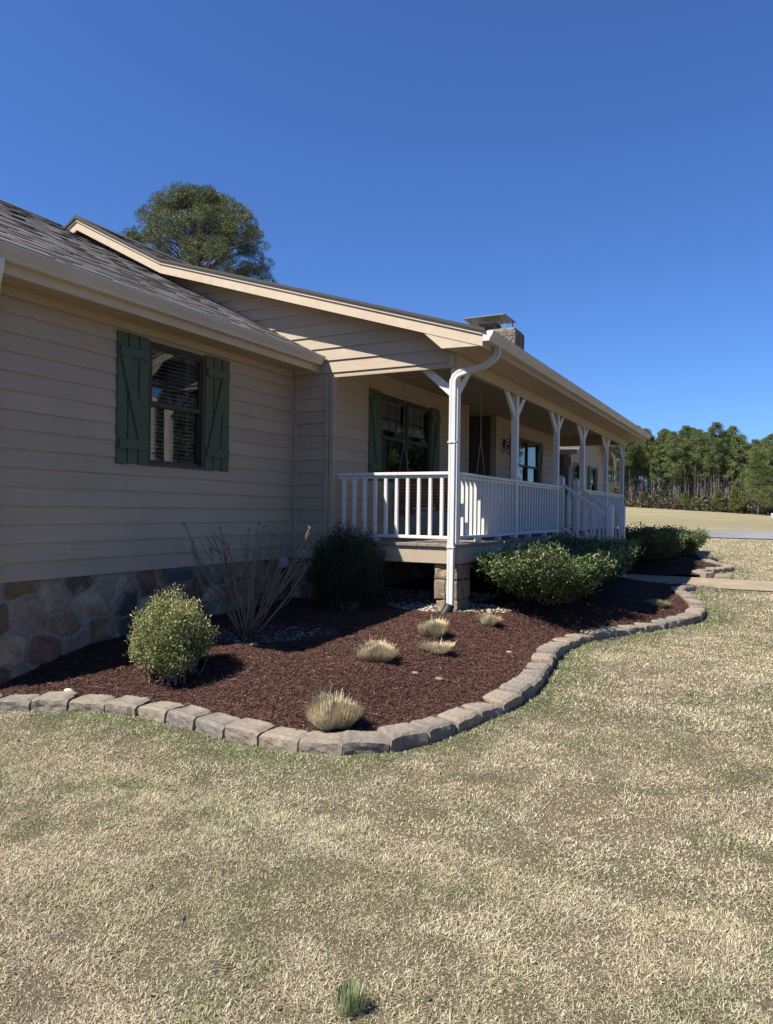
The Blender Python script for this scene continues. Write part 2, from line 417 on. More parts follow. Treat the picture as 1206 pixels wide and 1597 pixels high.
ii, jj = np.meshgrid(np.arange(nx-1), np.arange(ny-1), indexing='ij'); q = (ii*ny+jj).ravel()
V = np.stack([XX.ravel(), YY.ravel(), T(XX, YY).ravel()], 1)
ground = npmesh('ground', V, np.stack([q, q+ny, q+ny+1, q+1], 1), M['ground'], lawncol(XX.ravel(), YY.ravel()), smooth=True)
tag(ground, 'dormant tan lawn with green patches', 'lawn', kind='structure')

def sheet(name, polyg, zf, mat, step, kind='structure', label=None, cat=None):
    P = np.array(polyg); xs = np.arange(P[:, 0].min(), P[:, 0].max()+step, step); ys = np.arange(P[:, 1].min(), P[:, 1].max()+step, step)
    A, B = np.meshgrid(xs, ys, indexing='ij'); n, m = A.shape
    cx = (A[:-1, :-1]+A[1:, 1:])/2; cy = (B[:-1, :-1]+B[1:, 1:])/2; ok = (inside(cx, cy, polyg) & ((sdist(cx, cy, EDGE1) > .06) & (sdist(cx, cy, EDGE2) > .06) if name == 'mulch_bed' else True)).ravel()
    i2, j2 = np.meshgrid(np.arange(n-1), np.arange(m-1), indexing='ij'); qq = (i2*m+j2).ravel()[ok]
    V = np.stack([A.ravel(), B.ravel(), zf(A, B).ravel()], 1); F = np.stack([qq, qq+m, qq+m+1, qq+1], 1)
    used = np.unique(F); mp = np.zeros(len(V), int); mp[used] = np.arange(len(used))
    o = npmesh(name, V[used], mp[F], mat, smooth=True); tag(o, label, cat, kind=kind); return o
def shrink(poly, line, d):
    return poly
sheet('mulch_bed', BED1, lambda a, b: bedz(a, b, EDGE1), M['mulch'], .05, label='dark red mulch bed in front of the house', cat='mulch')
sheet('mulch_bed', BED2, lambda a, b: bedz(a, b, EDGE2), M['mulch'], .08, label='dark red mulch bed beyond the path', cat='mulch')
sheet('path', [(-2.9, 13.68), (40, 13.95), (40, 15.0), (-2.9, 15.12)], lambda a, b: T(a, b)+.02+0*a, M['path'], .12, label='tan path running from the porch steps across the lawn', cat='path')
RD = [(-60, 34.6), (-20, 34.2), (0, 33.9), (30, 34.2), (120, 38), (120, 44), (30, 39.2), (0, 38.7), (-20, 39.2), (-60, 40.5)]
sheet('road', RD, lambda a, b: T(a, b)+.03, M['road'], .8, label='pale grey gravel drive crossing behind the lawn', cat='road')

# ------------------------------------------------------------------ scattered ground cover
def inhouse(X, Y): return (X < -5.72) & (Y > 3.78)
def blades(n, X, Y, Z, L, W, flat, col, curl=.5, name='grass', label='dead and green grass blades of the lawn', mat=None, kind='stuff', parent=None):
    """n kite-shaped bent blades"""
    az = 9*fbm(X*1.3+5, Y*1.3, 3)+RS.normal(0, 2.0, n); d = np.stack([np.cos(az), np.sin(az), np.zeros(n)], 1); s = np.stack([-np.sin(az), np.cos(az), np.zeros(n)], 1)
    el = np.clip(RS.normal(flat, .34, n), .02, 1.5)
    b = np.stack([X, Y, Z], 1); up = np.array([0, 0, 1.])
    dirv = d*np.cos(el)[:, None]+up*np.sin(el)[:, None]
    mid = b+dirv*(L*.55)[:, None]; el2 = el-curl*RS.rand(n); dir2 = d*np.cos(el2)[:, None]+up*np.sin(el2)[:, None]
    yaw = RS.normal(0, .35, n)[:, None]; dir2 = dir2+s*yaw
    tip = mid+dir2*(L*.45)[:, None]
    V = np.empty((n, 4, 3)); V[:, 0] = b; V[:, 1] = mid-s*(W/2)[:, None]; V[:, 2] = tip; V[:, 3] = mid+s*(W/2)[:, None]
    F = np.arange(n*4).reshape(n, 4); F2 = np.concatenate([F[:, [0, 1, 3]], F[:, [1, 2, 3]]])
    o = npmesh(name, V.reshape(-1, 3), F2, mat or M['straw'], np.repeat(col, 4, 0), parent=parent)
    return o
def lawnpts(n, x0, x1, y0, y1, dens=None):
    X = x0+RS.rand(n)*(x1-x0); Y = y0+RS.rand(n)*(y1-y0)
    ok = ~(inside(X, Y, BED1) | inside(X, Y, BED2)) & ~inhouse(X, Y) & ~((Y > 13.8) & (Y < 15.15) & (X > -2.9))
    # keep to the part of the lawn the camera (or one a step aside) can see
    ang = np.arctan2(X, Y); ok &= (ang > -1.35) & (ang < .35)
    return X[ok], Y[ok]
def grasscol(X, Y, n):
    c = lawncol(X, Y); r = RS.rand(n, 1)
    c = c*(.40+1.18*r)
    isg = (RS.rand(n) < .07); c[isg] = np.array([.11, .17, .05])*(.7+.7*RS.rand(isg.sum(), 1))
    pale = (RS.rand(n) < .30); c[pale] = c[pale]*.35+np.array([.66, .585, .435])*.65
    return np.clip(c, 0, .8)
for (num, x0, x1, y0, y1, l, w) in ((760000, -4.6, 1.6, 1.1, 3.3, .024, .0027), (1000000, -10, 2.8, 3.0, 5.6, .026, .0035), (500000, -2.2, 4.5, 5.6, 10.0, .030, .0055), (280000, -2, 6.5, 10, 19, .040, .0085), (150000, -5, 11, 19, 33, .05, .015)):
    X, Y = lawnpts(num, x0, x1, y0, y1); n = len(X)
    # tufting: clumpier and longer where the value noise is high
    t = fbm(X*7, Y*7, 3); keep = RS.rand(n) < (.72+.5*sm(t, .3, .65)); X, Y, t = X[keep], Y[keep], t[keep]; n = len(X)
    g = blades(n, X, Y, T(X, Y)-.003, l*(.45+RS.rand(n)*.9)*(.75+.6*sm(t, .35, .7)), w*(.6+.8*RS.rand(n)), .33, grasscol(X, Y, n))
    tag(g, 'short dormant grass covering the lawn', 'grass', kind='stuff')
# dead leaves and bits of debris caught in the lawn
n = 900; X, Y = lawnpts(900, -6, 5, 1.2, 12); n = len(X); D0 = RS.normal(0, 1, (n, 3))*np.array([1, 1, .25]); D0 /= np.linalg.norm(D0, axis=1)[:, None]
U0_ = RS.normal(0, .5, (n, 3))+np.array([0, 0, 1.]); U0_ -= D0*(U0_*D0).sum(1)[:, None]; s_ = np.cross(D0, U0_); s_ /= np.linalg.norm(s_, axis=1)[:, None]
Ld = (.007+.012*RS.rand(n)**2)[:, None]; P0_ = np.stack([X, Y, T(X, Y)+.012], 1)
Vd = np.stack([P0_-D0*Ld, P0_-s_*Ld*.45+np.array([0, 0, .004]), P0_+D0*Ld, P0_+s_*Ld*.45+np.array([0, 0, .005])], 1).reshape(-1, 3); Fd = np.arange(n*4).reshape(n, 4)
rd = RS.rand(n, 1); cd = np.array([.10, .065, .04])*(1-rd)+np.array([.30, .21, .13])*rd
tag(npmesh('leaf_litter', Vd, np.concatenate([Fd[:, [0, 1, 3]], Fd[:, [1, 2, 3]]]), M['straw'], np.repeat(cd, 4, 0)), 'small brown dead leaves caught in the lawn', 'leaf litter', kind='stuff')
# mulch chips
def chips(n, poly, line, x0, x1, y0, y1, ymax=99, sz=1.0):
    X = x0+RS.rand(n)*(x1-x0); Y = y0+RS.rand(n)*(y1-y0)
    ok = inside(X, Y, poly) & (sdist(X, Y, line) > .17) & ~((X < -5.69) & (Y < 8.25)) & ~((X < -3.3) & (Y > 9.0)); X, Y = X[ok], Y[ok]; n = len(X)
    Z = bedz(X, Y, line)+.004+RS.rand(n)*.012
    L = sz*(.011+RS.rand(n)**2*.036); W = sz*(.0028+RS.rand(n)*.0045); az = RS.rand(n)*2*PI; el = RS.normal(0, .35, n); ro = RS.normal(0, .6, n)
    d = np.stack([np.cos(az)*np.cos(el), np.sin(az)*np.cos(el), np.sin(el)], 1)
    s0 = np.stack([-np.sin(az), np.cos(az), np.zeros(n)], 1); u0 = np.cross(d, s0)
    s = s0*np.cos(ro)[:, None]+u0*np.sin(ro)[:, None]; u = np.cross(d, s)
    c = np.stack([X, Y, Z], 1); h = (W*.5)[:, None]
    V = np.empty((n, 5, 3)); l2 = (L/2)[:, None]; w2 = (W/2)[:, None]
    V[:, 0] = c-d*l2-s*w2*.6; V[:, 1] = c-d*l2*.9+s*w2; V[:, 2] = c+d*l2+s*w2*.5; V[:, 3] = c+d*l2*.85-s*w2; V[:, 4] = c+u*h
    k = np.arange(n)[:, None]*5; F = np.concatenate([k+np.array([[0, 3, 4]]), k+np.array([[3, 2, 4]]), k+np.array([[2, 1, 4]]), k+np.array([[1, 0, 4]])])
    r = RS.rand(n, 1); col = np.array([.028, .013, .010])*(1-r)+np.array([.118, .056, .043])*r
    red = RS.rand(n) < .06; col[red] = np.array([.20, .11, .08])
    o = npmesh('mulch_chips', V.reshape(-1, 3), F, M['chips'], np.repeat(col, 5, 0)); tag(o, 'shredded dark red bark chips covering the bed', 'mulch', kind='stuff')
chips(300000, BED1, EDGE1, -5.8, -1.7, 3.5, 8.6)
chips(90000, BED1, EDGE1, -5.4, -.7, 8.6, 13.6, sz=1.3)
chips(20000, BED2, EDGE2, -5, -.6, 15.2, 20.6, sz=1.8)

ICO_T = (1+5**.5)/2
_iv = np.array([(-1, ICO_T, 0), (1, ICO_T, 0), (-1, -ICO_T, 0), (1, -ICO_T, 0), (0, -1, ICO_T), (0, 1, ICO_T), (0, -1, -ICO_T), (0, 1, -ICO_T), (ICO_T, 0, -1), (ICO_T, 0, 1), (-ICO_T, 0, -1), (-ICO_T, 0, 1)])/math.hypot(1, ICO_T)
_if = np.array([(0, 11, 5), (0, 5, 1), (0, 1, 7), (0, 7, 10), (0, 10, 11), (1, 5, 9), (5, 11, 4), (11, 10, 2), (10, 7, 6), (7, 1, 8), (3, 9, 4), (3, 4, 2), (3, 2, 6), (3, 6, 8), (3, 8, 9), (4, 9, 5), (2, 4, 11), (6, 2, 10), (8, 6, 7), (9, 8, 1)])
def pebbles(n, X, Y, Z, smin, smax, c0, c1, label):
    sc = (smin+(smax-smin)*RS.rand(n)**2); A = sc[:, None]*np.stack([.7+.6*RS.rand(n), .6+.5*RS.rand(n), .35+.3*RS.rand(n)], 1)
    az = RS.rand(n)*2*PI; base = _iv[None]*A[:, None, :]*(1+.18*(RS.rand(n, 12, 1)-.5))
    x = base[..., 0]*np.cos(az)[:, None]-base[..., 1]*np.sin(az)[:, None]; y = base[..., 0]*np.sin(az)[:, None]+base[..., 1]*np.cos(az)[:, None]
    V = np.stack([x+X[:, None], y+Y[:, None], base[..., 2]+Z[:, None]], 2).reshape(-1, 3)
    F = (np.arange(n)[:, None, None]*12+_if[None]).reshape(-1, 3); r = RS.rand(n, 1); col = np.array(c0)*(1-r)+np.array(c1)*r
    o = npmesh('river_pebbles', V, F, M['pebble'], np.repeat(col, 12, 0), smooth=True); tag(o, label, 'gravel', kind='stuff')
def disc(n, cx, cy, rx, ry, rot=0):
    r = np.sqrt(RS.rand(n)); a = RS.rand(n)*2*PI; x = r*np.cos(a)*rx*(1+.15*np.sin(3*a)); y = r*np.sin(a)*ry
    return cx+x*math.cos(rot)-y*math.sin(rot), cy+x*math.sin(rot)+y*math.cos(rot)
x, y = disc(1500, -4.62, 5.98, .80, .42, .45); pebbles(1500, x, y, bedz(x, y, EDGE1)+.004, .008, .034, (.06, .056, .05), (.26, .235, .20), 'grey river pebbles around the bare shrub')
x, y = disc(1300, -3.55, 8.35, .75, .38, .2); pebbles(1300, x, y, bedz(x, y, EDGE1)+.010, .008, .028, (.16, .14, .11), (.55, .49, .38), 'tan pebbles washed out below the downspout')
x = -5.2+RS.rand(2200)*1.9; y = 8.3+RS.rand(2200)*1.4; pebbles(2200, x, y, bedz(x, y, EDGE1)+.010, .008, .026, (.12, .11, .10), (.40, .37, .32), 'pebbles under the porch deck')

# ------------------------------------------------------------------ edging blocks
def blockmesh(seed, L, top):
    nxs, nys, nzs = 7, 5, 5; D = .205; H = .20; rs = np.random.RandomState(seed)
    import bmesh
    bm = bmesh.new(); bmesh.ops.create_cube(bm, size=1)
    bmesh.ops.subdivide_edges(bm, edges=bm.edges[:], cuts=7, use_grid_fill=True)
    off = Vector(rs.rand(3)*50); tilt = (rs.rand()-.5)*.03; tap = .90+.06*rs.rand()
    for v in bm.verts:
        p = v.co.copy(); x, y, z = p
        # chamfered, chipped silhouette: pull the corners in
        ex, ey, ez = abs(x)*2, abs(y)*2, abs(z)*2
        k = 1-.02*(max(0, ex-.75)/.25)**2*(max(ez, ey) > .8)
        ky = 1-.035*(max(0, ez-.75)/.25)**2*(z > 0)
        p.x *= L*k*(tap if y > 0 else 1.0); p.y *= D*ky; p.z = z*H-.0*y
        if z > 0 and ey > .75 and y < 0: p.z -= .016*(ey-.75)/.25
        if z > 0 and ex > .8: p.z -= .012*(ex-.8)/.2
        n = noise.noise_vector(p*9+off)*.009+noise.noise_vector(p*24+off)*.007
        p += Vector((n.x*.6, n.y*(1.6 if y < -.4 else .8), n.z*.7)); p.z += tilt*x
        v.co = p+Vector((0, D/2, 0))
    me = bpy.data.meshes.new('edging_block'); bm.to_mesh(me); bm.free(); me.materials.append(M['block'])
    return me
ORD = ['first', 'second', 'third', 'fourth', 'fifth', 'sixth', 'seventh', 'eighth', 'ninth', 'tenth', 'eleventh', 'twelfth', 'thirteenth', 'fourteenth', 'fifteenth', 'sixteenth', 'seventeenth', 'eighteenth', 'nineteenth', 'twentieth']
TENS = {20: 'twenty', 30: 'thirty', 40: 'forty'}
def ordinal(n):
    if n <= 20: return ORD[n-1]
    t = n//10*10; r = n-t
    return ({30: 'thirtieth', 40: 'fortieth'}[t] if r == 0 else TENS[t]+'-'+ORD[r-1])
def lay(EDGE, fmt, grp, skip, seed):
    P = resample(EDGE, .302); k = 0
    for i in range(len(P)-1):
        a, b = P[i], P[i+1]; c = (a+b)/2; d = b-a; L = float(np.hypot(*d)); ang = math.atan2(d[1], d[0])
        o = bpy.data.objects.new('edging_block', blockmesh(seed+i, L*random.uniform(.94, .99), 0)); link(o)
        o.location = (c[0], c[1], Tz(*c)+.0+random.uniform(-.014, .012)); o.rotation_euler = (random.uniform(-.045, .045), random.uniform(-.03, .03), ang+random.uniform(-.06, .06))
        if i < skip: tag(o, 'grey stone edging block tucked against the left wing wall, out at the border end', 'edging block', grp); continue
        k += 1; tag(o, fmt % ordinal(k), 'edging block', grp)
lay(EDGE1, '%s grey-tan edging block from the left end of the near curved border', 'stone edging blocks of the near bed', 2, 100)
lay(EDGE2, '%s grey-tan edging block from the path along the far bed border', 'stone edging blocks of the far bed', 0, 300)

# ------------------------------------------------------------------ HOUSE
XL, XP, YG = -5.73, -5.12, 8.2        # left wing wall, porch rear wall, gable wall
YL0 = 3.80                             # near end of left wing
YE = 19.7                              # far end wall of main block
ZS = -.645; EX = .1625                 # bottom of siding, board exposure
house = empty('ranch_house', (-5.73, 8.2, -1.45))
tag(house, 'tan clapboard ranch house with green shutters, white-railed front porch and stone foundation', 'house')
def lap(mb, along, plane, a0, a1, z0, z1, holes=(), zmax=None, lapd=.018, sign=1, colw=None, fade=True):
    """clapboards on a wall. along='y': wall plane x=plane facing sign*x; along='x': wall plane y=plane facing -y when sign=-1"""
    rows = np.arange(ZS, z1+EX, EX)
    for zb in rows:
        zt = zb+EX
        if zt <= z0+1e-4 or zb >= z1: continue
        cuts = {a0, a1}
        for h in holes:
            for c in (h[0], h[1]):
                if a0 < c < a1: cuts.add(c)
        if zmax is not None: cuts |= set(np.arange(a0, a1, .05))
        cs = sorted(cuts)
        segs = []
        for u0, u1 in zip(cs[:-1], cs[1:]):
            m = (u0+u1)/2; lo, hi = max(zb, z0), min(zt, z1)
            spans = [(lo, hi)]
            for h in holes:
                if h[0] < m < h[1]:
                    ns = []
                    for s0, s1 in spans:
                        if h[3] <= s0 or h[2] >= s1: ns.append((s0, s1)); continue
                        if h[2] > s0: ns.append((s0, h[2]))
                        if h[3] < s1: ns.append((h[3], s1))
                    spans = ns
            for s0, s1 in spans:
                t0 = t1 = s1
                if zmax is not None:
                    t0 = min(s1, zmax(u0)); t1 = min(s1, zmax(u1))
                    if t0 <= s0+.001 or t1 <= s0+.001: continue
                segs.append((u0, u1, s0, t0, t1, s0 <= zb+1e-5))
        for u0, u1, s0, t0, t1, lip in segs:
            f = lambda z: lapd*(1-(z-zb)/EX)+.004
            def P(u, z, d): return (plane+sign*d, u, z) if along == 'y' else (u, plane+sign*d, z)
            A, B, C_, D_ = P(u0, s0, f(s0)), P(u1, s0, f(s0)), P(u1, t1, f(t1)), P(u0, t0, f(t0))
            mb.quad(A, B, C_, D_)
            if lip: mb.quad(P(u0, s0, -.004), P(u1, s0, -.004), B, A)
    return mb
WINL = (5.575, 6.435, .435, 1.72)        # left wing window y0,y1,z0,z1
WINP = (9.52, 11.30, .44, 1.72)          # porch double window
WINQ = (15.92, 17.72, .44, 1.70)         # second porch window
ALC = (13.05, 14.6)                      # door alcove
lap(MB(), 'y', XL, YL0, YG, ZS, 1.84, [WINL]).build('siding_wall', M['siding'], house)
lap(MB(), 'x', YG, XL, XP, ZS, 1.745, (), sign=-1).build('siding_wall', M['siding_x'], house)
lap(MB(), 'y', XP, YG+.05, ALC[0], ZS, 2.0, [WINP]).build('siding_wall', M['siding'], house)
lap(MB(), 'y', XP, ALC[1], YE, ZS, 2.0, [WINQ]).build('siding_wall', M['siding'], house)
# alcove sides, recessed wall
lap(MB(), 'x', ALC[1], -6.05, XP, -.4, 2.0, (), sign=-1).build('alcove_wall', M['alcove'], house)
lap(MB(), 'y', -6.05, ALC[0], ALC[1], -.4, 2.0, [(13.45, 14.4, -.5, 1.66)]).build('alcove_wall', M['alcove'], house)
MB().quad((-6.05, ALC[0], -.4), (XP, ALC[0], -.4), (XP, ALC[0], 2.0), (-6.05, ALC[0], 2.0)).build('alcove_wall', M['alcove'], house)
# gable wall above the porch and the lower roof
def rakez(x): return 2.045+.306*(-2.94-x) if x > -7.87 else (3.555+.52*(-7.87-x) if x > -9.63 else 4.468-.52*(-9.63-x))
gb = lap(MB(), 'x', YG, -10.6, -3.385, 1.745, 4.6, (), zmax=lambda x: rakez(x)-.06, sign=-1)
gb.box(-5.1, -3.385, YG+.002, YG+.10, 1.745, 2.2)       # porch beam behind the gable boards
gb.box(-5.1, -3.372, YG-.012, YG+.01, 1.728, 1.748)
gb.build('gable_wall', M['siding_x'], house)
# plain end and rear walls
eb = lap(MB(), 'x', YE, -14.2, XP, ZS, 2.0, (), sign=1)
eb.poly([(-14.2, YE, 1.9), (XP, YE, 1.9), (-3.4, YE, 2.0), (-7.87, YE, 3.45), (-9.63, YE, 4.37), (-14.2, YE, 2.05)])
eb.quad((-14.2, YL0, -1.7), (-14.2, YE, -1.7), (-14.2, YE, 2.1), (-14.2, YL0, 2.1))
eb.build('end_wall', M['siding_x'], house)
lap(MB(), 'x', YL0, -14.2, XL-.002, ZS, 4.6, (), zmax=lambda x: (2.01+.505*(-5.24-x) if x > -10.45 else 4.64-.505*(-10.45-x))-.07, sign=-1).build('end_wall', M['siding_x'], house)
MB().box(XL-.10, XL-.004, YL0-.045, YL0-.024, ZS+.002, 2.1).build('corner_board', M['siding'], house, bevel=.004)
for (p, q) in (((-5.24, 1.985), (-10.45, 4.615)), ((-10.45, 4.615), (-15.0, 2.31))):
    MB().prism([(p[0], YL0-.33, p[1]-.15), (q[0], YL0-.33, q[1]-.15), (q[0], YL0-.33, q[1]), (p[0], YL0-.33, p[1])], (0, .028, 0)).build('rake_fascia', M['trim'], house)
# foundation
M['stonework'] = attrmat('stonework', .88, .2)
nt_ = M['stonework'].node_tree; bump(nt_, nt_.nodes['Principled BSDF'], tex(nt_, 55, 5, .75), .55, .01)
def stonewall(name, a0, a1, z0, z1, P, parent, cell=(.34, .25), seed=1, res=.0125, proud=.030):
    """fieldstone face in real relief: P(u, z, d) maps wall coordinates and depth to space"""
    rs = np.random.RandomState(seed); nu = int((a1-a0)/cell[0])+3; nz = int((z1-z0)/cell[1])+3
    gi, gj = np.meshgrid(np.arange(-1, nu), np.arange(-1, nz), indexing='ij')
    su = a0+(gi+.5+.5*(gj % 2)+rs.uniform(-.36, .36, gi.shape))*cell[0]; sz = z0+(gj+.5+rs.uniform(-.36, .36, gi.shape))*cell[1]
    su, sz = su.ravel(), sz.ravel(); k = len(su); pal = np.array([(.25, .19, .125), (.14, .11, .09), (.33, .275, .215), (.19, .125, .095), (.115, .105, .10), (.36, .31, .26), (.26, .205, .14), (.18, .145, .115), (.22, .19, .165)])
    cs = pal[rs.randint(0, len(pal), k)]*(.75+.5*rs.rand(k, 1)); hs = rs.uniform(.35, 1.0, k); tu = rs.uniform(-.09, .09, k); tz = rs.uniform(-.10, .10, k)
    U = np.arange(a0, a1+res, res); U[-1] = a1; Z = np.arange(z0, z1+res, res); Z[-1] = z1; A, B = np.meshgrid(U, Z, indexing='ij'); x, z = A.ravel(), B.ravel()
    wx = x+.10*(fbm(x*4+seed, z*4, 3)-.5)+.02*(fbm(x*22, z*22+9, 2)-.5); wz = z+.09*(fbm(x*4+40, z*4+seed, 3)-.5)+.02*(fbm(x*22+70, z*22, 2)-.5)
    dx = np.abs(wx[:, None]-su[None]); dz = np.abs(wz[:, None]-sz[None])*1.25; D = np.sqrt(dx*dx+dz*dz)*.6+np.maximum(dx, dz)*.4
    o = np.argsort(D, 1)[:, :2]; r_ = np.arange(len(x)); e = D[r_, o[:, 1]]-D[r_, o[:, 0]]; i = o[:, 0]
    face = sm(e, .016, .052); rough = fbm(x*16+seed*3, z*16, 4)-.5
    h = face*(proud*hs[i]+tu[i]*(x-su[i])+tz[i]*(z-sz[i])+.022*rough)+(1-face)*.004*rough*4
    m1 = fbm(x*7+11, z*7+5, 4); m2 = fbm(x*30, z*30+4, 3); c = cs[i]*np.array([.84, .77, .69])*(.50+.9*m1)[:, None]*(.75+.5*m2)[:, None]
    st = sm(fbm(x*5+90, z*5+33, 3), .56, .66)*.5; c = c*(1-st[:, None])+np.array([.30, .235, .16])*st[:, None]*(.7+.6*m2)[:, None]
    mo = np.array([.235, .21, .175])[None]*(.75+.5*m2)[:, None]; c = c*face[:, None]+mo*(1-face)[:, None]
    V = np.array([P(u_, z_, d_) for u_, z_, d_ in zip(x, z, h)]); n_, m_ = A.shape; ii_, jj_ = np.meshgrid(np.arange(n_-1), np.arange(m_-1), indexing='ij'); q_ = (ii_*m_+jj_).ravel()
    return npmesh(name, V, np.stack([q_, q_+m_, q_+m_+1, q_+1], 1), M['stonework'], c, parent=parent, smooth=True)
stonewall('stone_foundation', YL0, YG, -1.62, ZS+.008, lambda u, z, d: (XL-.012+d, u, z), house, seed=5)
stonewall('stone_foundation', XL, XP+.02, -1.5, ZS+.008, lambda u, z, d: (u, YG+.012-d, z), house, seed=9)
fd = MB()
fd.quad((XP, YG, -1.9), (XP, YE, -1.9), (XP, YE, ZS+.01), (XP, YG, ZS+.01))
fd.quad((-14.2, YE-.01, -1.9), (XP, YE-.01, -1.9), (XP, YE-.01, ZS+.01), (-14.2, YE-.01, ZS+.01))
stonewall('stone_foundation', -8.6, XL, -1.72, ZS+.008, lambda u, z, d: (u, YL0+.012-d, z), house, seed=12, res=.02)
fd.quad((-14.2, YL0+.01, -1.9), (-8.6, YL0+.01, -1.9), (-8.6, YL0+.01, ZS+.01), (-14.2, YL0+.01, ZS+.01))
fd.build('stone_foundation', M['fieldstone'], house)
# corner boards
def board(*a, mat='siding', name='corner_board', bev=.004): return MB().box(*a).build(name, M[mat], house, bevel=bev)
board(XL+.004, XL+.024, YG-.075, YG-.024, ZS+.002, 1.83)
board(XL+.026, XL+.085, YG-.025, YG-.004, ZS+.002, 1.745)
board(-5.205, -5.145, YG-.034, YG-.012, ZS+.002, 1.743)
board(-5.135, -5.075, YG-.034, YG+.06, ZS+.002, 1.743)
board(XP+.004, XP+.026, ALC[1]+.002, ALC[1]+.13, -.38, 1.99)
board(XP-.10, XP+.002, ALC[1]-.026, ALC[1]-.004, -.38, 1.99)
board(XP+.004, XP+.026, ALC[0]-.11, ALC[0], -.38, 1.99)
# drip skirt at bottom of siding
# --- roofs: stepped shingle courses
def roofplane(name, e0, e1, up, slope_len, yrow, mat, thick=.035, seed=0):
    pass
def shingles(xe, ze, xr, zr, y0, y1, name, ymap=None, ext=.0):
    """shingled slope from eave (xe,ze) to ridge (xr,zr) for y in [y0,y1], courses really stepped; uv in metres"""
    Ls = math.hypot(xr-xe, zr-ze); ux, uz = (xr-xe)/Ls, (zr-ze)/Ls; nxn, nzn = -uz, ux
    if nzn < 0: nxn, nzn = -nxn, -nzn
    nrow = int(math.ceil(Ls/.14)); V = []; F = []; UV = []; rnd = random.Random(hash(name) % 1000)
    for r in range(nrow):
        s0 = r*.14; s1 = min(Ls, s0+.14)
        # random tab widths with small height differences (laminated shingles)
        y = y0; 
        while y < y1-1e-6:
            w = rnd.uniform(.12, .30); ye = min(y1, y+w); h = rnd.choice((.004, .006, .0095))
            if ye > y1-.06: ye = y1
            i = len(V)
            for (s, hh) in ((s0, h), (s1, .001)):
                for yy in (y, ye): V.append((xe+ux*s+nxn*hh, yy, ze+uz*s+nzn*hh)); UV.append((yy, s))
            F.append((i, i+1, i+3, i+2))
            i2 = len(V)
            for hh in (-.004, h):
                for yy in (y, ye): V.append((xe+ux*s0+nxn*hh, yy, ze+uz*s0+nzn*hh)); UV.append((yy, s0-.001))
            F.append((i2, i2+1, i2+3, i2+2))
            y = ye
    return V, F, UV
def buildroof(parts, name, parent):
    V = []; F = []; UV = []
    for v, f, uv in parts:
        o = len(V); V += v; F += [tuple(a+o for a in q) for q in f]; UV += uv
    me = bpy.data.meshes.new(name); me.from_pydata(V, [], F); me.materials.append(M['shingle'])
    ul = me.uv_layers.new(name='UVMap'); idx = np.empty(len(me.loops), np.int32); me.loops.foreach_get('vertex_index', idx)
    ul.data.foreach_set('uv', np.array(UV, np.float32)[idx].ravel())
    o = link(bpy.data.objects.new(name, me)); rel(o, parent); return o
# left wing roof
LE = (-5.24, 2.010); LR = (-10.45, 4.640)
pr = [shingles(*LE, *LR, YL0-.3, YG+.0, 'left_front'), shingles(-15.2, 2.2, *LR, YL0-.3, YG, 'left_back')]
rl = buildroof(pr, 'wing_roof', house)
# ridge cap, underlay edge and the roof deck that closes it
rc = MB()
rc.prism([(-10.62, YL0-.3, 4.565), (-10.45, YL0-.3, 4.655), (-10.28, YL0-.3, 4.57), (-10.45, YL0-.3, 4.63)], (0, YG-YL0+.3, 0)); o = rc.build('ridge_cap', M['shingle'], rl)
dk = MB(); dk.prism([(LE[0], YL0-.3, LE[1]-.01), (LR[0], YL0-.3, LR[1]-.01), (LR[0], YL0-.3, LR[1]-.09), (LE[0]-.1, YL0-.3, LE[1]-.09)], (0, YG-YL0+.28, 0))
dk.prism([(-15.2, YL0-.3, 2.19), (LR[0]-.001, YL0-.3, LR[1]-.01), (LR[0]-.001, YL0-.3, LR[1]-.09), (-15.1, YL0-.3, 2.1)], (0, YG-YL0+.28, 0)).build('roof_deck', M['soffit'], rl)
# main roof
KX, KZ, PX, PZ, EXX, EZ = -7.87, 3.555, -9.63, 4.468, -2.90, 2.033
t = .03
yr0, yr1 = 7.865, 20.15
mr = buildroof([shingles(EXX, EZ+t, KX, KZ+t, yr0, yr1, 'm1'), shingles(KX, KZ+t, PX, PZ+t, yr0, yr1, 'm2'), shingles(-14.6, PZ-.52*4.97+t, PX, PZ+t, yr0, yr1, 'm3')], 'main_roof', house)
dk = MB(); dk.prism([(EXX-.04, yr0+.05, EZ+.022), (KX, yr0+.05, KZ+.026), (PX, yr0+.05, PZ+.026), (-14.55, yr0+.05, PZ-.52*4.92+.02), (-14.55, yr0+.05, PZ-.52*4.92-.09), (PX, yr0+.05, PZ-.10), (KX, yr0+.05, KZ-.10), (EXX-.04, yr0+.05, EZ-.06)], (0, yr1-yr0-.1, 0)).build('roof_deck', M['soffit'], mr)
# dark turned-down shingle edge along the rake
for yy in (yr0-.001, yr1-.03):
    se = MB()
    for (a, b) in (((EXX, EZ), (KX, KZ)), ((KX, KZ), (PX, PZ)), ((PX, PZ), (-14.6, PZ-.52*4.97))):
        se.prism([(a[0], yy, a[1]+.006), (b[0], yy, b[1]+.006), (b[0], yy, b[1]+t+.012), (a[0], yy, a[1]+t+.012)], (0, .03, 0))
    se.build('shingle_edge', M['shingle'], mr)
cp = MB()
for i in range(int((yr1-yr0)/.2)):
    y0 = yr0+i*.2; h = .012
    cp.prism([(PX-.16, y0, PZ+t-.08), (PX, y0, PZ+t+.012), (PX+.16, y0, PZ+t-.075), (PX+.15, y0, PZ+t-.06), (PX, y0, PZ+t+.032), (PX-.15, y0, PZ+t-.062)], (0, .215, 0))
cp.build('ridge_cap', M['shingle'], mr)
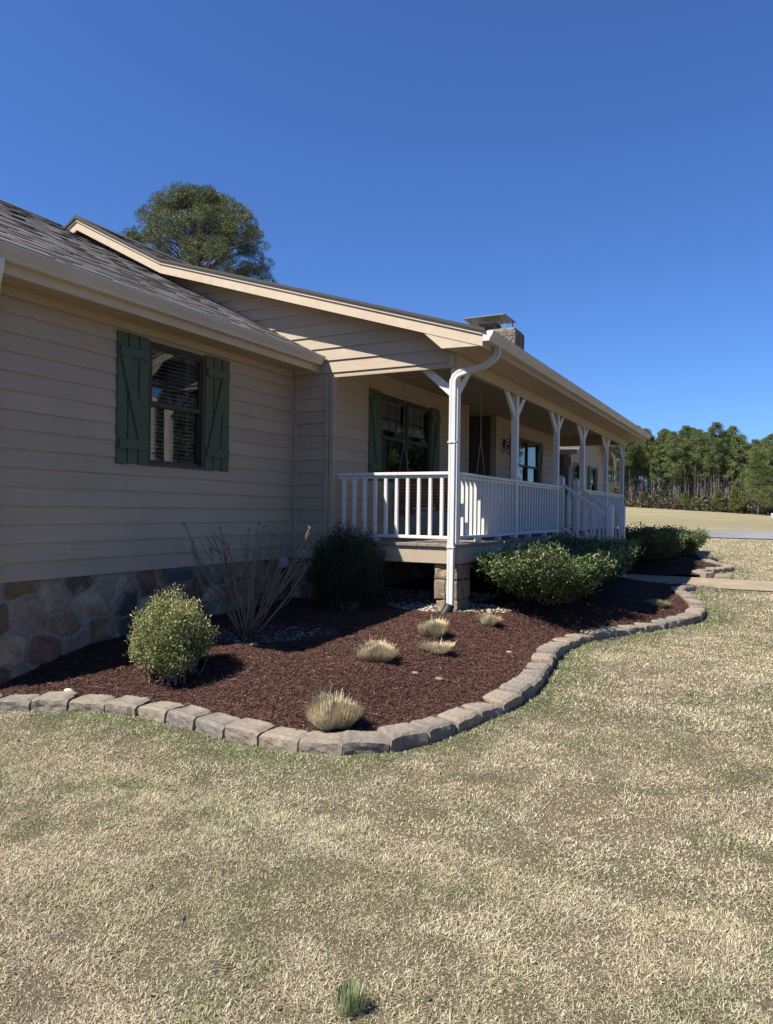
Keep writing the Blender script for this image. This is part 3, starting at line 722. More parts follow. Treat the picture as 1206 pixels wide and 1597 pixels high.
# rake fascia: narrow shingle mould over the wide board, with the boxed return at the eave
def rake(y, sgn):
    a = MB(); b = MB()
    segs = (((-2.935, 2.045), (KX, KZ)), ((KX, KZ), (PX, PZ)), ((PX, PZ), (-14.3, PZ-.52*4.67)))
    for p, q in segs:
        a.prism([(p[0], y-.016*sgn, p[1]-.036), (q[0], y-.016*sgn, q[1]-.036), (q[0], y-.016*sgn, q[1]+.004), (p[0], y-.016*sgn, p[1]+.004)], (0, .05*sgn, 0))
        b.prism([(p[0], y, p[1]-.165), (q[0], y, q[1]-.165), (q[0], y, q[1]-.037), (p[0], y, p[1]-.037)], (0, .03*sgn, 0))
    b.prism([(-2.937, y+.001*sgn, 1.892), (-2.937, y+.001*sgn, 1.878+.03), (-2.937, y+.001*sgn, 1.884), (-3.43, y+.001*sgn, 1.898), (-3.735, y+.001*sgn, 2.13), (-2.937, y+.001*sgn, 1.90)], (0, .024*sgn, 0))
    return a, b
a, b = rake(7.9, 1); a.build('rake_mould', M['trim'], house)
b2 = MB()
for p, q in ((((-2.935, 2.045)), (KX, KZ)), ((KX, KZ), (PX, PZ)), ((PX, PZ), (-14.3, PZ-.52*4.67))):
    b2.prism([(p[0], 7.9, p[1]-.165), (q[0], 7.9, q[1]-.165), (q[0], 7.9, q[1]-.04), (p[0], 7.9, p[1]-.04)], (0, .03, 0))
b2.build('rake_fascia', M['trim'], house)
MB().prism([(-2.94, 7.906, 1.888), (-3.44, 7.906, 1.900), (-3.75, 7.906, 2.17), (-3.75, 7.906, 2.2), (-2.94, 7.906, 1.96)], (0, .022, 0)).build('rake_return', M['trim'], house)
b3 = MB()
for p, q in ((((-2.935, 2.045)), (KX, KZ)), ((KX, KZ), (PX, PZ))):
    b3.prism([(p[0], 20.09, p[1]-.165), (q[0], 20.09, q[1]-.165), (q[0], 20.09, q[1]-.0), (p[0], 20.09, p[1]-.0)], (0, .03, 0))
b3.build('rake_fascia', M['trim'], house)
# boxed eave over the porch: soffit boards, frieze, fascia
so = MB()
for k in range(3): so.box(-3.38+k*.145, -3.38+k*.145+.14, 7.93, 20.09, 1.893+.004*(k % 2), 1.912)
so.build('porch_soffit', M['soffit'], house, bevel=.003)
MB().box(-2.955, -2.932, 7.93, 20.11, 1.872, 2.035).build('fascia', M['soffit'], house, bevel=.003)
MB().box(-3.40, -3.37, YG-.01, 19.62, 1.74, 1.892).build('frieze_board', M['soffit'], house, bevel=.003)
pb = MB(); pb.box(-3.49, -3.402, YG+.1, 19.6, 1.765, 2.2); pb.box(-3.49, -3.395, 19.5, 19.6, 1.765, 2.2); pb.box(-5.1, -3.49, 19.5, 19.6, 1.77, 2.2)
pb.build('porch_beam', M['soffit'], house, bevel=.004)
board(-3.46, -3.385, 8.165, 8.187, 1.74, 1.90, mat='soffit'); board(-3.372, -3.355, 8.19, 8.26, 1.74, 1.89, mat='soffit')
cl = MB(); yy = YG+.1
while yy < 19.5: cl.box(XP-.95, -3.49, yy, min(yy+.148, 19.5), 2.0+.003*(int(yy*7) % 2), 2.02); yy += .15
cl.build('porch_ceiling', M['ceiling'], house)
# left wing eave
sl = MB(); sl.box(XL+.03, -5.33, YL0-.3, 8.14, 1.845, 1.86); sl.build('wing_soffit', M['soffit'], house)
MB().box(-5.35, -5.325, YL0-.3, 8.14, 1.815, 1.985).build('fascia', M['trim'], house, bevel=.003)
MB().box(XL+.02, XL+.045, YL0, 8.12, 1.765, 1.845).build('frieze_board', M['siding'], house, bevel=.003)
MB().box(-5.73, -5.3, 8.142, 8.162, 1.80, 2.00).build('eave_return', M['trim'], house, bevel=.003)
# gutters: K-style profile
def gutter(x, z, y0, y1, sgn=1, w=.125, h=.112, parent=house):
    pr = [(0, 0), (w*.62, 0), (w*.70, h*.30), (w*.92, h*.62), (w, h*.80), (w, h), (w-.012, h), (w-.012, h-.006), (w-.02, h*.80), (w*.60, .012), (.012, .012), (.003, h), (0, h)]
    m = MB(); m.prism([(x+sgn*p[0], y0, z+p[1]) for p in pr], (0, y1-y0, 0))
    for yy in (y0, y1-.003): m.prism([(x+sgn*p[0], yy-.001, z+p[1]) for p in ((0, 0), (w*.62, 0), (w*.70, h*.30), (w*.92, h*.62), (w, h*.80), (w, h), (0, h))], (0, .004, 0))
    return m.build('gutter', M['gutter'], parent)
gm = gutter(-2.93, 1.935, 7.90, 20.13); gl = gutter(-5.322, 1.893, YL0-.32, 8.16)
# end cap at the near end is raw white metal
MB().prism([(-2.93+a_, 7.890, 1.935+b_) for a_, b_ in ((0, 0), (.078, 0), (.088, .034), (.115, .07), (.125, .09), (.125, .112), (0, .112))], (0, .006, 0)).build('gutter_end_cap', M['white'], house)
# gutter seams
for g_, x_ in ((gm, -2.8),):
    pass
# downspouts
def ribbed(path, w, dpt, name='downspout', mat='white'):
    m = MB(); P = [Vector(p) for p in path]
    n = len(P); base = 0
    prof = [(-w/2, -dpt/2), (-w/6, -dpt/2), (-w/6+.004, -dpt/2+.004), (w/6-.004, -dpt/2+.004), (w/6, -dpt/2), (w/2, -dpt/2), (w/2, dpt/2), (-w/2, dpt/2)]
    for i, p in enumerate(P):
        t_ = (P[min(i+1, n-1)]-P[max(i-1, 0)]).normalized(); sx = Vector((0, 1, 0))*0
        side = Vector((.97, .24, 0)) if abs(t_.z) > .8 else Vector((-t_.y, t_.x, 0)).normalized()
        f_ = t_.cross(side).normalized(); side = f_.cross(t_).normalized()
        for a_, b_ in prof: m.v.append(tuple(p+side*a_+f_*b_))
    k = len(prof)
    for i in range(n-1):
        for j in range(k): m.f.append((i*k+j, i*k+(j+1) % k, (i+1)*k+(j+1) % k, (i+1)*k+j))
    m.f.append(tuple(range(k-1, -1, -1))); m.f.append(tuple((n-1)*k+j for j in range(k)))
    return m
def boxduct(path, w, d, mat, name, parent):
    m = MB(); P = [Vector(p) for p in path]; n = len(P); sd = Vector((.0, 1, 0))
    for i, p in enumerate(P):
        t_ = (P[min(i+1, n-1)]-P[max(i-1, 0)]).normalized()
        a_ = (sd-t_*sd.dot(t_)).normalized(); b_ = t_.cross(a_).normalized()
        for (u, v) in ((-1, -1), (-.35, -1), (-.3, -.88), (.3, -.88), (.35, -1), (1, -1), (1, 1), (-1, 1)):
            m.v.append(tuple(p+a_*(v*d/2)+b_*(u*w/2)))
    k = 8
    for i in range(n-1):
        for j in range(k): m.f.append((i*k+j, i*k+(j+1) % k, (i+1)*k+(j+1) % k, (i+1)*k+j))
    m.f.append(tuple(range(k-1, -1, -1))); m.f.append(tuple((n-1)*k+j for j in range(k)))
    return m.build(name, M[mat], parent, bevel=.004)
ds = boxduct([(-3.352, 8.062, 1.55), (-3.353, 8.062, .3), (-3.356, 8.060, -.9), (-3.358, 8.058, -1.13)], .078, .058, 'white', 'downspout', house)
arc = [(-2.872, 8.25, 1.935), (-2.872, 8.25, 1.87)]
for k in range(1, 7):
    an = k/7*1.25; arc.append((-2.872-.13*(1-math.cos(an)), 8.25-.01*k, 1.87-.13*math.sin(an)*1.0))
arc += [(-3.00, 8.18, 1.71), (-3.24, 8.085, 1.64)]
el = boxduct(arc, .064, .056, 'gutter', 'downspout_elbow', house)
boxduct([(-3.215, 8.09, 1.648), (-3.29, 8.07, 1.622), (-3.33, 8.064, 1.59), (-3.351, 8.062, 1.54), (-3.352, 8.062, 1.50)], .074, .060, 'white', 'downspout_elbow', house)
for z in (.82, -.42): MB().box(-3.402, -3.303, 8.024, 8.10, z-.010, z+.010).build('pipe_strap', M['white'], house)
cpz = []; cr_ = []
P0 = Vector((-3.358, 8.058, -1.10)); 
for k in range(44):
    f_ = k/43; p = P0+Vector((-.0-.05*f_, -.22*f_**1.3, -.20*f_)); cpz.append(p); cr_.append(.060 if k % 3 else .051)
MB().tube(cpz, cr_, 14).build('corrugated_outlet', M['pipe'], house, smooth=True)
# left downspout at the near end of the left wing
boxduct([(-5.26, 3.60, 1.895), (-5.26, 3.60, 1.84), (-5.31, 3.62, 1.76), (-5.60, 3.80, 1.66), (-5.675, 3.85, 1.60), (-5.68, 3.85, .5), (-5.68, 3.85, -1.1)], .082, .062, 'white', 'downspout', house)

# --- windows
def window(x, w, cols=3, rows=2, double=False, blind=1.0, curtain=False, parent=house, tilt=.5):
    y0, y1, z0, z1 = w; fr = MB(); fw = .045
    fr.box(x-.04, x+.028, y0, y1, z1-fw, z1); fr.box(x-.04, x+.034, y0-.0, y1, z0, z0+fw*.8)
    fr.box(x-.04, x+.028, y0, y0+fw, z0+fw*.8, z1-fw); fr.box(x-.04, x+.028, y1-fw, y1, z0+fw*.8, z1-fw)
    units = [(y0+fw, y1-fw)]
    if double:
        c = (y0+y1)/2; units = [(y0+fw, c-.03), (c+.03, y1-fw)]; fr.box(x-.04, x+.028, c-.03, c+.03, z0+fw*.8, z1-fw)
    f = fr.build('window', M['bronze'], parent, bevel=.003)
    zm = (z0+z1)/2+.01
    for (a, b) in units:
        s = MB(); sw = .028; za, zb = z0+fw*.8, z1-fw
        s.box(x-.012, x+.014, a, b, zm-.028, zm+.022)                     # meeting rail
        s.box(x-.014, x+.010, a, a+sw, zm+.022, zb); s.box(x-.014, x+.010, b-sw, b, zm+.022, zb); s.box(x-.014, x+.010, a+sw, b-sw, zb-sw, zb)
        s.box(x-.034, x-.012, a, a+sw, za, zm-.028); s.box(x-.034, x-.012, b-sw, b, za, zm-.028); s.box(x-.034, x-.012, a+sw, b-sw, za, za+sw)
        so_ = s.build('sash', M['bronze'], f)
        gu = MB(); gu.quad((x-.006, a+sw, zm+.02), (x-.006, b-sw, zm+.02), (x-.006, b-sw, zb-sw), (x-.006, a+sw, zb-sw))
        gu.quad((x-.028, a+sw, za+sw), (x-.028, b-sw, za+sw), (x-.028, b-sw, zm-.02), (x-.028, a+sw, zm-.02)); gu.build('pane', M['glass'], f)
        m = MB()
        for (q0, q1, xx) in ((zm+.02, zb-sw, x-.012), (za+sw, zm-.02, x-.036)):
            for c in range(1, cols): yy = a+sw+(b-a-2*sw)*c/cols; m.box(xx-.006, xx, yy-.008, yy+.008, q0, q1)
            for r in range(1, rows): zz = q0+(q1-q0)*r/rows; m.box(xx-.0065, xx-.0005, a+sw, b-sw, zz-.008, zz+.008)
        m.build('muntin', M['muntin'], f)
        bl = MB(); zz = zb-.02; bot = zb-(zb-za)*blind; bl.box(x-.10, x-.055, a+.01, b-.01, zb-.045, zb)
        while zz > bot+.03:
            zz -= .042; c_, s_ = math.cos(tilt)*.024, math.sin(tilt)*.024
            bl.prism([(x-.078-c_, a+.012, zz+s_), (x-.078+c_, a+.012, zz-s_), (x-.078+c_, a+.012, zz-s_+.002), (x-.078-c_, a+.012, zz+s_+.002)], (0, b-a-.024, 0))
        bl.box(x-.10, x-.056, a+.012, b-.012, bot, bot+.018)
        for c in (.2, .8): yy = a+(b-a)*c; bl.box(x-.056, x-.0548, yy-.004, yy+.004, bot, zb-.04); 
        bl.build('blind', M['blind'], f)
    # dark room behind
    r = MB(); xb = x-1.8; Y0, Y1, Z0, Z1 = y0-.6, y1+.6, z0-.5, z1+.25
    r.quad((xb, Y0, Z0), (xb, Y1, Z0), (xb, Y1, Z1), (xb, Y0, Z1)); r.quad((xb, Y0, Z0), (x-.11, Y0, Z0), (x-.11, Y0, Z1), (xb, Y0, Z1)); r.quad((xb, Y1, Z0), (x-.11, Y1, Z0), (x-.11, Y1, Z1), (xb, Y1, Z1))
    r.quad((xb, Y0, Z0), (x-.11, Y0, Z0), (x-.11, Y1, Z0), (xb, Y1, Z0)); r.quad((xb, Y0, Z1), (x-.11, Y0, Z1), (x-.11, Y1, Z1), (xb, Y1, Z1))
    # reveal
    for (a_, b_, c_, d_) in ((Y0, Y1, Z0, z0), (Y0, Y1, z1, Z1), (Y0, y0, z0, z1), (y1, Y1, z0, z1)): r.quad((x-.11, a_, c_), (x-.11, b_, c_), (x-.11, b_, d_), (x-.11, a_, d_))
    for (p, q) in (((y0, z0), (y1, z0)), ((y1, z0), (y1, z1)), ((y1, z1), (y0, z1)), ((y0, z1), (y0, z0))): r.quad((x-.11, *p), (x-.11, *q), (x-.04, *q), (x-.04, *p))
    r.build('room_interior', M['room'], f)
    return f
def rootof(w): return w
def shutter(x, y0, y1, z0, z1, mirror=False, parent=house):
    m = MB(); n = 3; gap = .018; bw = (y1-y0-2*gap)/3
    for k in range(n):
        a = y0+k*(bw+gap); m.box(x+.016, x+.036, a, a+bw, z0+.006*((k*2) % 3), z1-.004*((k+1) % 2))
    H = z1-z0
    for f in (.155, .855): zc = z0+H*f; m.box(x+.0365, x+.056, y0+.02, y1-.012, zc-.048, zc+.048)
    a, b = (y0+.085, y1-.085)
    top, bot = z0+H*.855-.045, z0+H*.155+.045
    p = (x+.046, a if not mirror else b, top); q = (x+.046, b if not mirror else a, bot)
    m.bar(p, q, .105, .0185, (1, 0, 0))
    return m.build('shutter', M['green'], parent, bevel=.003)
window(XL, WINL, blind=1.0)
shutter(XL, 5.17, 5.575, .43, 1.74); shutter(XL, 6.437, 6.845, .43, 1.74, True)
window(XP, WINP, double=True, blind=.36, tilt=1.25)
shutter(XP, 9.17, 9.515, .425, 1.745); shutter(XP, 11.31, 11.66, .425, 1.745, True)
window(XP, WINQ, double=True, blind=.22, tilt=1.2)
shutter(XP, 15.55, 15.915, .425, 1.73); shutter(XP, 17.73, 18.09, .425, 1.73, True)
# door in the alcove
dr = MB().box(-6.09, -6.03, 13.5, 14.35, -.385, 1.62).build('door', M['doorp'], house, bevel=.004)
fm = MB(); fm.box(-6.05, -6.0, 13.42, 13.5, -.385, 1.70); fm.box(-6.05, -6.0, 14.35, 14.43, -.385, 1.70); fm.box(-6.05, -6.0, 13.5, 14.35, 1.62, 1.70); fm.build('door_frame', M['trim'], dr)
pn = MB()
for (a, b) in ((13.6, 13.88), (13.97, 14.25)):
    for (c, d) in ((-.2, .45), (.6, 1.48)): pn.box(-6.03, -6.018, a, b, c, d)
pn.build('door_panel', M['doorp'], dr, bevel=.006)
MB().tube([(-6.03, 14.27, .5), (-5.97, 14.27, .5)], .012, 8).tube([(-5.97, 14.27, .5), (-5.94, 14.27, .5)], .028, 10).build('door_knob', M['chain'], dr)
# foundation vent and outlet box
vt = MB(); vt.box(XL+.006, XL+.03, 5.86, 6.27, -.80, -.66)
for k in range(22): yy = 5.88+k*.0172; vt.box(XL+.03, XL+.042, yy, yy+.006, -.785, -.675)
vt.build('foundation_vent', M['vent'], house)
ob = MB(); ob.prism([(XL+.006, 7.90, -.76), (XL+.09, 7.90, -.76), (XL+.10, 7.90, -.72), (XL+.07, 7.90, -.645), (XL+.006, 7.90, -.63)], (0, .12, 0))
ob.build('outlet_box', M['grayplastic'], house, bevel=.005)

# --- deck
dk = MB(); k = 0; xx = XP+.01
while xx < -3.27:
    dk.box(xx, min(xx+.138, -3.262), 8.105, 19.66, -.424, -.388-.002*(k % 2)); xx += .143; k += 1
dk.build('porch_deck', M['deck'], house, bevel=.003)
sk = MB(); sk.box(-5.075, -3.292, 8.135, 8.168, -.625, -.426); sk.box(-3.325, -3.291, 8.169, 19.62, -.625, -.426); sk.build('deck_skirt', M['siding_x'], house, bevel=.003)
jo = MB()
for k in range(20): yy = 8.5+k*.56; jo.box(XP+.02, -3.33, yy, yy+.04, -.60, -.43)
jo.build('joists', M['bark'], house)
# stone piers under the porch
def pier(y0, seed, x0=-3.61, x1=-3.31, dy=.40):
    import bmesh
    rs = random.Random(seed); z = -1.5; top = -.628; V = []; F = []
    def stone(a0, a1, b0, b1, z0, z1):
        bm = bmesh.new(); bmesh.ops.create_cube(bm, size=1); bmesh.ops.subdivide_edges(bm, edges=bm.edges[:], cuts=5, use_grid_fill=True)
        off = Vector((rs.random()*40, rs.random()*40, rs.random()*40)); ex = rs.uniform(-.012, .012); base = len(V)
        for i, v in enumerate(bm.verts):
            v.index = i; p = v.co; m = sorted((abs(p.x)*2, abs(p.y)*2, abs(p.z)*2)); k = 1-.05*max(0, (m[1]-.6)/.4)**2
            q = Vector(((a0+a1)/2+(a1-a0)*p.x*k+ex, (b0+b1)/2+(b1-b0)*p.y*k, (z0+z1)/2+(z1-z0)*p.z*k*.97))
            V.append(tuple(q+noise.noise_vector(q*9+off)*.018+noise.noise_vector(q*30+off)*.006))
        for f_ in bm.faces: F.append(tuple(base+v.index for v in f_.verts))
        bm.free()
    while z < top-.02:
        h = rs.uniform(.15, .27)
        if top-(z+h) < .09: h = top-z
        c = y0+dy*rs.uniform(.38, .62); e = x0+(x1-x0)*rs.choice((.45, .6, 1.0))
        for (b0, b1) in ((y0, c), (c, y0+dy)):
            if e < x1 and b0 == y0: stone(x0, e, b0, b1, z, z+h); stone(e, x1, b0, b1, z, z+h)
            else: stone(x0, x1, b0, b1, z, z+h)
        z += h
    me = bpy.data.meshes.new('stone_pier'); me.from_pydata(V, [], F); me.materials.append(M['pierstone'])
    o = link(bpy.data.objects.new('stone_pier', me)); rel(o, house); return o
for i, y in enumerate((8.18, 10.5, 12.9, 15.1, 17.3, 19.2)): pier(y, 40+i)
# --- posts with Y braces
POSTS = [8.33, 10.67, 13.05, 15.08, 17.45, 19.53]; PXC = -3.43; HP = .048
posts = []
def brace(y, x, dy, dx, zt=1.765):
    m = MB(); z0 = 1.385; t_ = .042; r = .43; w = .105
    # flat board at about 45 degrees, its ends cut to the post and the beam
    s = Vector((dx, dy, 0)); o_ = Vector((x, y, 0))+s*HP; q = Vector((-dy, dx, 0))*t_/2*1.0
    pts = [(0, z0), (0, z0+w*1.38), (r-w*1.25, zt), (r, zt)]
    P = [o_+s*a_+Vector((0, 0, b_))-q for a_, b_ in pts]
    m.prism(P, tuple(q*2)); return m
for i, y in enumerate(POSTS):
    p = MB().box(PXC-HP, PXC+HP, y-HP, y+HP, -.386, 1.765).build('porch_post', M['white'], house, bevel=.005)
    if i > 0: brace(y, PXC, -1, 0).build('brace', M['white'], p, bevel=.003)
    if i < 5: brace(y, PXC, 1, 0).build('brace', M['white'], p, bevel=.003)
    if i in (0, 5): brace(y, PXC, 0, -1).build('brace', M['white'], p, bevel=.003)
# --- railings
def bal(m_, p, s=.019): return MB().box(-s, s, -s, s, 0, m_)
BALM = bal(.752, 0).build('baluster', M['white'], None); BALME = BALM.data
md = BALM.modifiers.new('soft_edges', 'BEVEL'); 
BALM.modifiers.clear(); bpy.data.objects.remove(BALM)
def baluster(loc, par, sc=1.0):
    o = bpy.data.objects.new('baluster', BALME); o.location = loc; o.scale = (1, 1, sc); link(o); rel(o, par); return o
def railing(p0, p1, n, feet=(), off=None):
    a = Vector(p0); b = Vector(p1); d = (b-a); m = MB()
    side = Vector((-d.y, d.x, 0)).normalized()
    def slab(z0, z1, w): 
        q = side*w/2; m.prism([a-q+Vector((0, 0, z0)), b-q+Vector((0, 0, z0)), b+q+Vector((0, 0, z0)), a+q+Vector((0, 0, z0))], (0, 0, z1-z0))
    slab(.447, .484, .088); slab(.408, .445, .036); slab(-.338, -.300, .075)
    r = m.build('porch_railing', M['white'], house, bevel=.004)
    for f in feet:
        c = a+d*f; MB().box(c.x-.036, c.x+.036, c.y-.036, c.y+.036, -.387, -.339).build('foot_block', M['white'], r)
    L = d.length
    for k in range(n):
        c = a+d*((k+.5)/n) if off is None else a+d.normalized()*(off[0]+k*off[1])
        baluster((c.x, c.y, -.3005), r, .71/.752)
    return r
railing((-5.073, 8.30, 0), (PXC-HP-.001, 8.30, 0), 10, (.36,), off=(.10, .1545))
railing((PXC, POSTS[0]+HP, 0), (PXC, POSTS[1]-HP, 0), 15, (.34, .7))
railing((PXC, POSTS[1]+HP, 0), (PXC, POSTS[2]-HP, 0), 15, (.3, .7))
railing((PXC, POSTS[2]+HP, 0), (PXC, 13.39, 0), 2)
railing((PXC, 14.65, 0), (PXC, POSTS[3]-HP, 0), 3)
railing((PXC, POSTS[3]+HP, 0), (PXC, POSTS[4]-HP, 0), 15, (.5,))
railing((PXC, POSTS[4]+HP, 0), (PXC, POSTS[5]-HP, 0), 13, (.5,))
railing((XP+.03, 19.53, 0), (PXC-HP, 19.53, 0), 10, (.5,))
# --- steps with newels
stairs = MB()
SY0, SY1 = 13.40, 14.62; nst = 4; gz = Tz(-2.4, 14.0)
for k in range(1, nst):
    z = -.388-k*(.388*-1+(-gz)-.0)/nst if False else -.388+(gz+.388)*k/nst; x = -3.26+(k-1)*.27
    stairs.box(x, x+.29, SY0, SY1, z-.04, z); stairs.box(x+.0, x+.02, SY0+.02, SY1-.02, z-.20, z-.041)
st_ = stairs.build('porch_steps', M['deck'], house, bevel=.004)
sg = MB()
for yy in (SY0-.02, SY1-.02): sg.prism([(-3.29, yy, -.42), (-2.42, yy, gz+.05), (-2.42, yy, gz-.1), (-2.7, yy, gz-.1), (-3.29, yy, -.75)], (0, .036, 0))
sg.build('stringer', M['trim'], st_)
def newel(x, y, z0, z1, par):
    m = MB(); s = .055; m.box(x-s, x+s, y-s, y+s, z0, z1-.045); i = len(m.v)
    m.v += [(x-s, y-s, z1-.045), (x+s, y-s, z1-.045), (x+s, y+s, z1-.045), (x-s, y+s, z1-.045), (x-.02, y-.02, z1), (x+.02, y-.02, z1), (x+.02, y+.02, z1), (x-.02, y+.02, z1)]
    m.f += [(i, i+1, i+5, i+4), (i+1, i+2, i+6, i+5), (i+2, i+3, i+7, i+6), (i+3, i, i+4, i+7), (i+4, i+5, i+6, i+7)]
    return m.build('newel_post', M['white'], par, bevel=.003)
for yy in (13.42, 14.60):
    newel(PXC, yy, -.386, .68, st_); newel(-2.55, yy, gz-.1, .175, st_)
    m = MB(); m.bar((PXC+.05, yy, .50), (-2.60, yy, -.045), .045, .085, (0, 1, 0)); m.bar((PXC+.05, yy, -.26), (-2.60, yy, -.83), .05, .04, (0, 1, 0)); hr = m.build('handrail', M['white'], st_, bevel=.003)
    for k in range(5):
        f_ = (k+.6)/5.3; x = PXC+.05+f_*(.83); o = baluster((x, yy, -.26-.57*f_), st_, .72/.752)
# --- chimney
ch = MB(); cx0, cx1, cy0, cy1 = -6.62, -5.55, 17.2, 17.95; ct = 4.47
ch.prism([(cx0, cy0, 2.2), (cx1, cy0, 2.2), (cx1+.0, cy1, 2.2), (cx0, cy1, 2.2)], (0, 0, ct-2.2-.03))
chim = ch.build('chimney', M['chimstone'], mr, bevel=.03)
cr2 = MB(); cr2.prism([(cx0+.05, cy0+.05, ct-.031), (cx1-.05, cy0+.05, ct-.031), (cx1-.05, cy1-.05, ct-.031), (cx0+.05, cy1-.05, ct-.031)], (0, 0, .05)); cr2.build('chimney_crown', M['path'], house)
fl = MB(); fl.box(-6.56, -6.12, 17.42, 17.8, ct+.015, 4.70); fl.build('flue_box', M['chimstone'], house)
cp_ = MB()
for (x_, y_) in ((-6.75, 17.25), (-5.86, 17.25), (-6.75, 17.9), (-5.86, 17.9)): cp_.box(x_, x_+.025, y_-.012, y_+.012, ct-.0, 4.80)
cp_.prism([(-6.90, 17.12, 4.795), (-5.80, 17.12, 4.795), (-5.80, 18.03, 4.795), (-6.90, 18.03, 4.795)], (0, 0, .02))
i = len(cp_.v); cp_.v += [(-6.90, 17.12, 4.815), (-5.80, 17.12, 4.815), (-5.80, 18.03, 4.815), (-6.90, 18.03, 4.815), (-6.7, 17.57, 4.87), (-6.0, 17.57, 4.87)]
cp_.f += [(i, i+1, i+5, i+4), (i+1, i+2, i+5), (i+2, i+3, i+4, i+5), (i+3, i, i+4)]
cp_.build('chimney_cap', M['flue'], house)

# ------------------------------------------------------------------ wall lantern
ln = empty('wall_lantern', (XP+.02, 15.12, 1.40)); tag(ln, 'black carriage lantern on the porch wall beside the far window', 'wall lantern')
MB().box(XP+.02, XP+.04, 15.07, 15.17, 1.36, 1.56).build('back_plate', M['black'], ln, bevel=.004)
MB().tube([(XP+.04, 15.12, 1.50), (XP+.10, 15.12, 1.56), (XP+.16, 15.12, 1.55), (XP+.17, 15.12, 1.50)], .010, 8).build('arm', M['black'], ln)
lm = MB(); lm.prism([(XP+.10, 15.05, 1.46), (XP+.24, 15.05, 1.46), (XP+.24, 15.19, 1.46), (XP+.10, 15.19, 1.46)], (0, 0, .012))
for (a, b) in ((.105, -.065), (.225, -.065), (.105, .055), (.225, .055)): lm.box(XP+a, XP+a+.01, 15.12+b, 15.12+b+.01, 1.25, 1.46)
lm.box(XP+.10, XP+.24, 15.05, 15.19, 1.24, 1.252); i = len(lm.v)
lm.v += [(XP+.09, 15.04, 1.472), (XP+.25, 15.04, 1.472), (XP+.25, 15.20, 1.472), (XP+.09, 15.20, 1.472), (XP+.17, 15.12, 1.53)]; lm.f += [(i, i+1, i+4), (i+1, i+2, i+4), (i+2, i+3, i+4), (i+3, i, i+4)]
lm.build('lantern_frame', M['black'], ln)
MB().box(XP+.112, XP+.228, 15.062, 15.178, 1.255, 1.458).build('lantern_glass', M['glass'], ln)

# ------------------------------------------------------------------ porch swing
sw = empty('porch_swing', (-4.35, 10.1, 0.02)); tag(sw, 'brown slatted wooden porch swing hanging on chains behind the front railing', 'porch swing')
x0, x1 = -5.02, -3.72
bk = MB()
for k in range(9): z = .06+k*.047; bk.prism([(x0+.05, 9.90-.028*k, z), (x1-.05, 9.90-.028*k, z), (x1-.05, 9.885-.028*k-.011, z+.036), (x0+.05, 9.885-.028*k-.011, z+.036)], (0, .016, 0))
for xx in (x0+.06, (x0+x1)/2, x1-.10): bk.prism([(xx, 9.925, .0), (xx+.045, 9.925, .0), (xx+.045, 9.66, .50), (xx, 9.66, .50)], (0, .022, .0))
bk.build('backrest', M['swing'], sw, bevel=.003)
se = MB()
for k in range(7): se.box(x0+.04, x1-.04, 9.93+k*.064, 9.93+k*.064+.052, .0, .02)
se.box(x0+.05, x0+.09, 9.92, 10.38, -.07, -.001); se.box(x1-.09, x1-.05, 9.92, 10.38, -.07, -.001); se.build('seat', M['swing'], sw, bevel=.003)
for xx in (x0, x1-.06):
    am = MB(); am.box(xx, xx+.07, 9.80, 10.40, .26, .282); am.box(xx+.015, xx+.05, 10.33, 10.37, -.06, .259); am.prism([(xx+.02, 9.86, -.02), (xx+.02, 9.93, -.02), (xx+.02, 10.16, .259), (xx+.02, 10.09, .259)], (.03, 0, 0)); am.build('armrest', M['swing'], sw, bevel=.003)
def chain(a, b, par):
    a = Vector(a); b = Vector(b); n = int((b-a).length/.022); m = MB(); d = (b-a).normalized()
    for k in range(n):
        c = a+(b-a)*((k+.5)/n); sd = Vector((1, 0, 0)) if k % 2 else Vector((0, 1, 0)); sd = (sd-d*sd.dot(d)).normalized()
        pts = [c+d*(.015*math.cos(t_))+sd*(.0075*math.sin(t_)) for t_ in np.linspace(0, 2*PI, 9)]
        m.tube(pts, .0022, 4, cap=False)
    return m.build('chain', M['chain'], par)
for xx in (x0+.03, x1-.03):
    chain((xx, 10.08, 2.0), (xx, 10.08, 1.05), sw); chain((xx, 10.08, 1.05), (xx, 9.84, .28), sw); chain((xx, 10.08, 1.05), (xx, 10.36, .28), sw)

# ------------------------------------------------------------------ black bench on the porch beyond the steps
bn = empty('patio_bench', (-4.72, 16.2, -.388)); tag(bn, 'black metal slatted bench on the porch seen through the step opening', 'bench')
m = MB()
for z in (.36, .45, .54): m.box(-5.0, -4.97, 15.3, 16.6, z, z+.055)
m.build('backrest', M['black'], bn)
m = MB(); 
for k in range(5): m.box(-4.93+k*.09, -4.86+k*.09, 15.3, 16.6, .03, .05)
m.build('seat', M['black'], bn)
for yy in (15.3, 16.56):
    m = MB(); m.box(-5.0, -4.96, yy, yy+.04, -.386, .60); m.box(-4.5, -4.46, yy, yy+.04, -.386, .25); m.box(-4.96, -4.46, yy, yy+.04, .25, .28); m.build('side_frame', M['black'], bn)

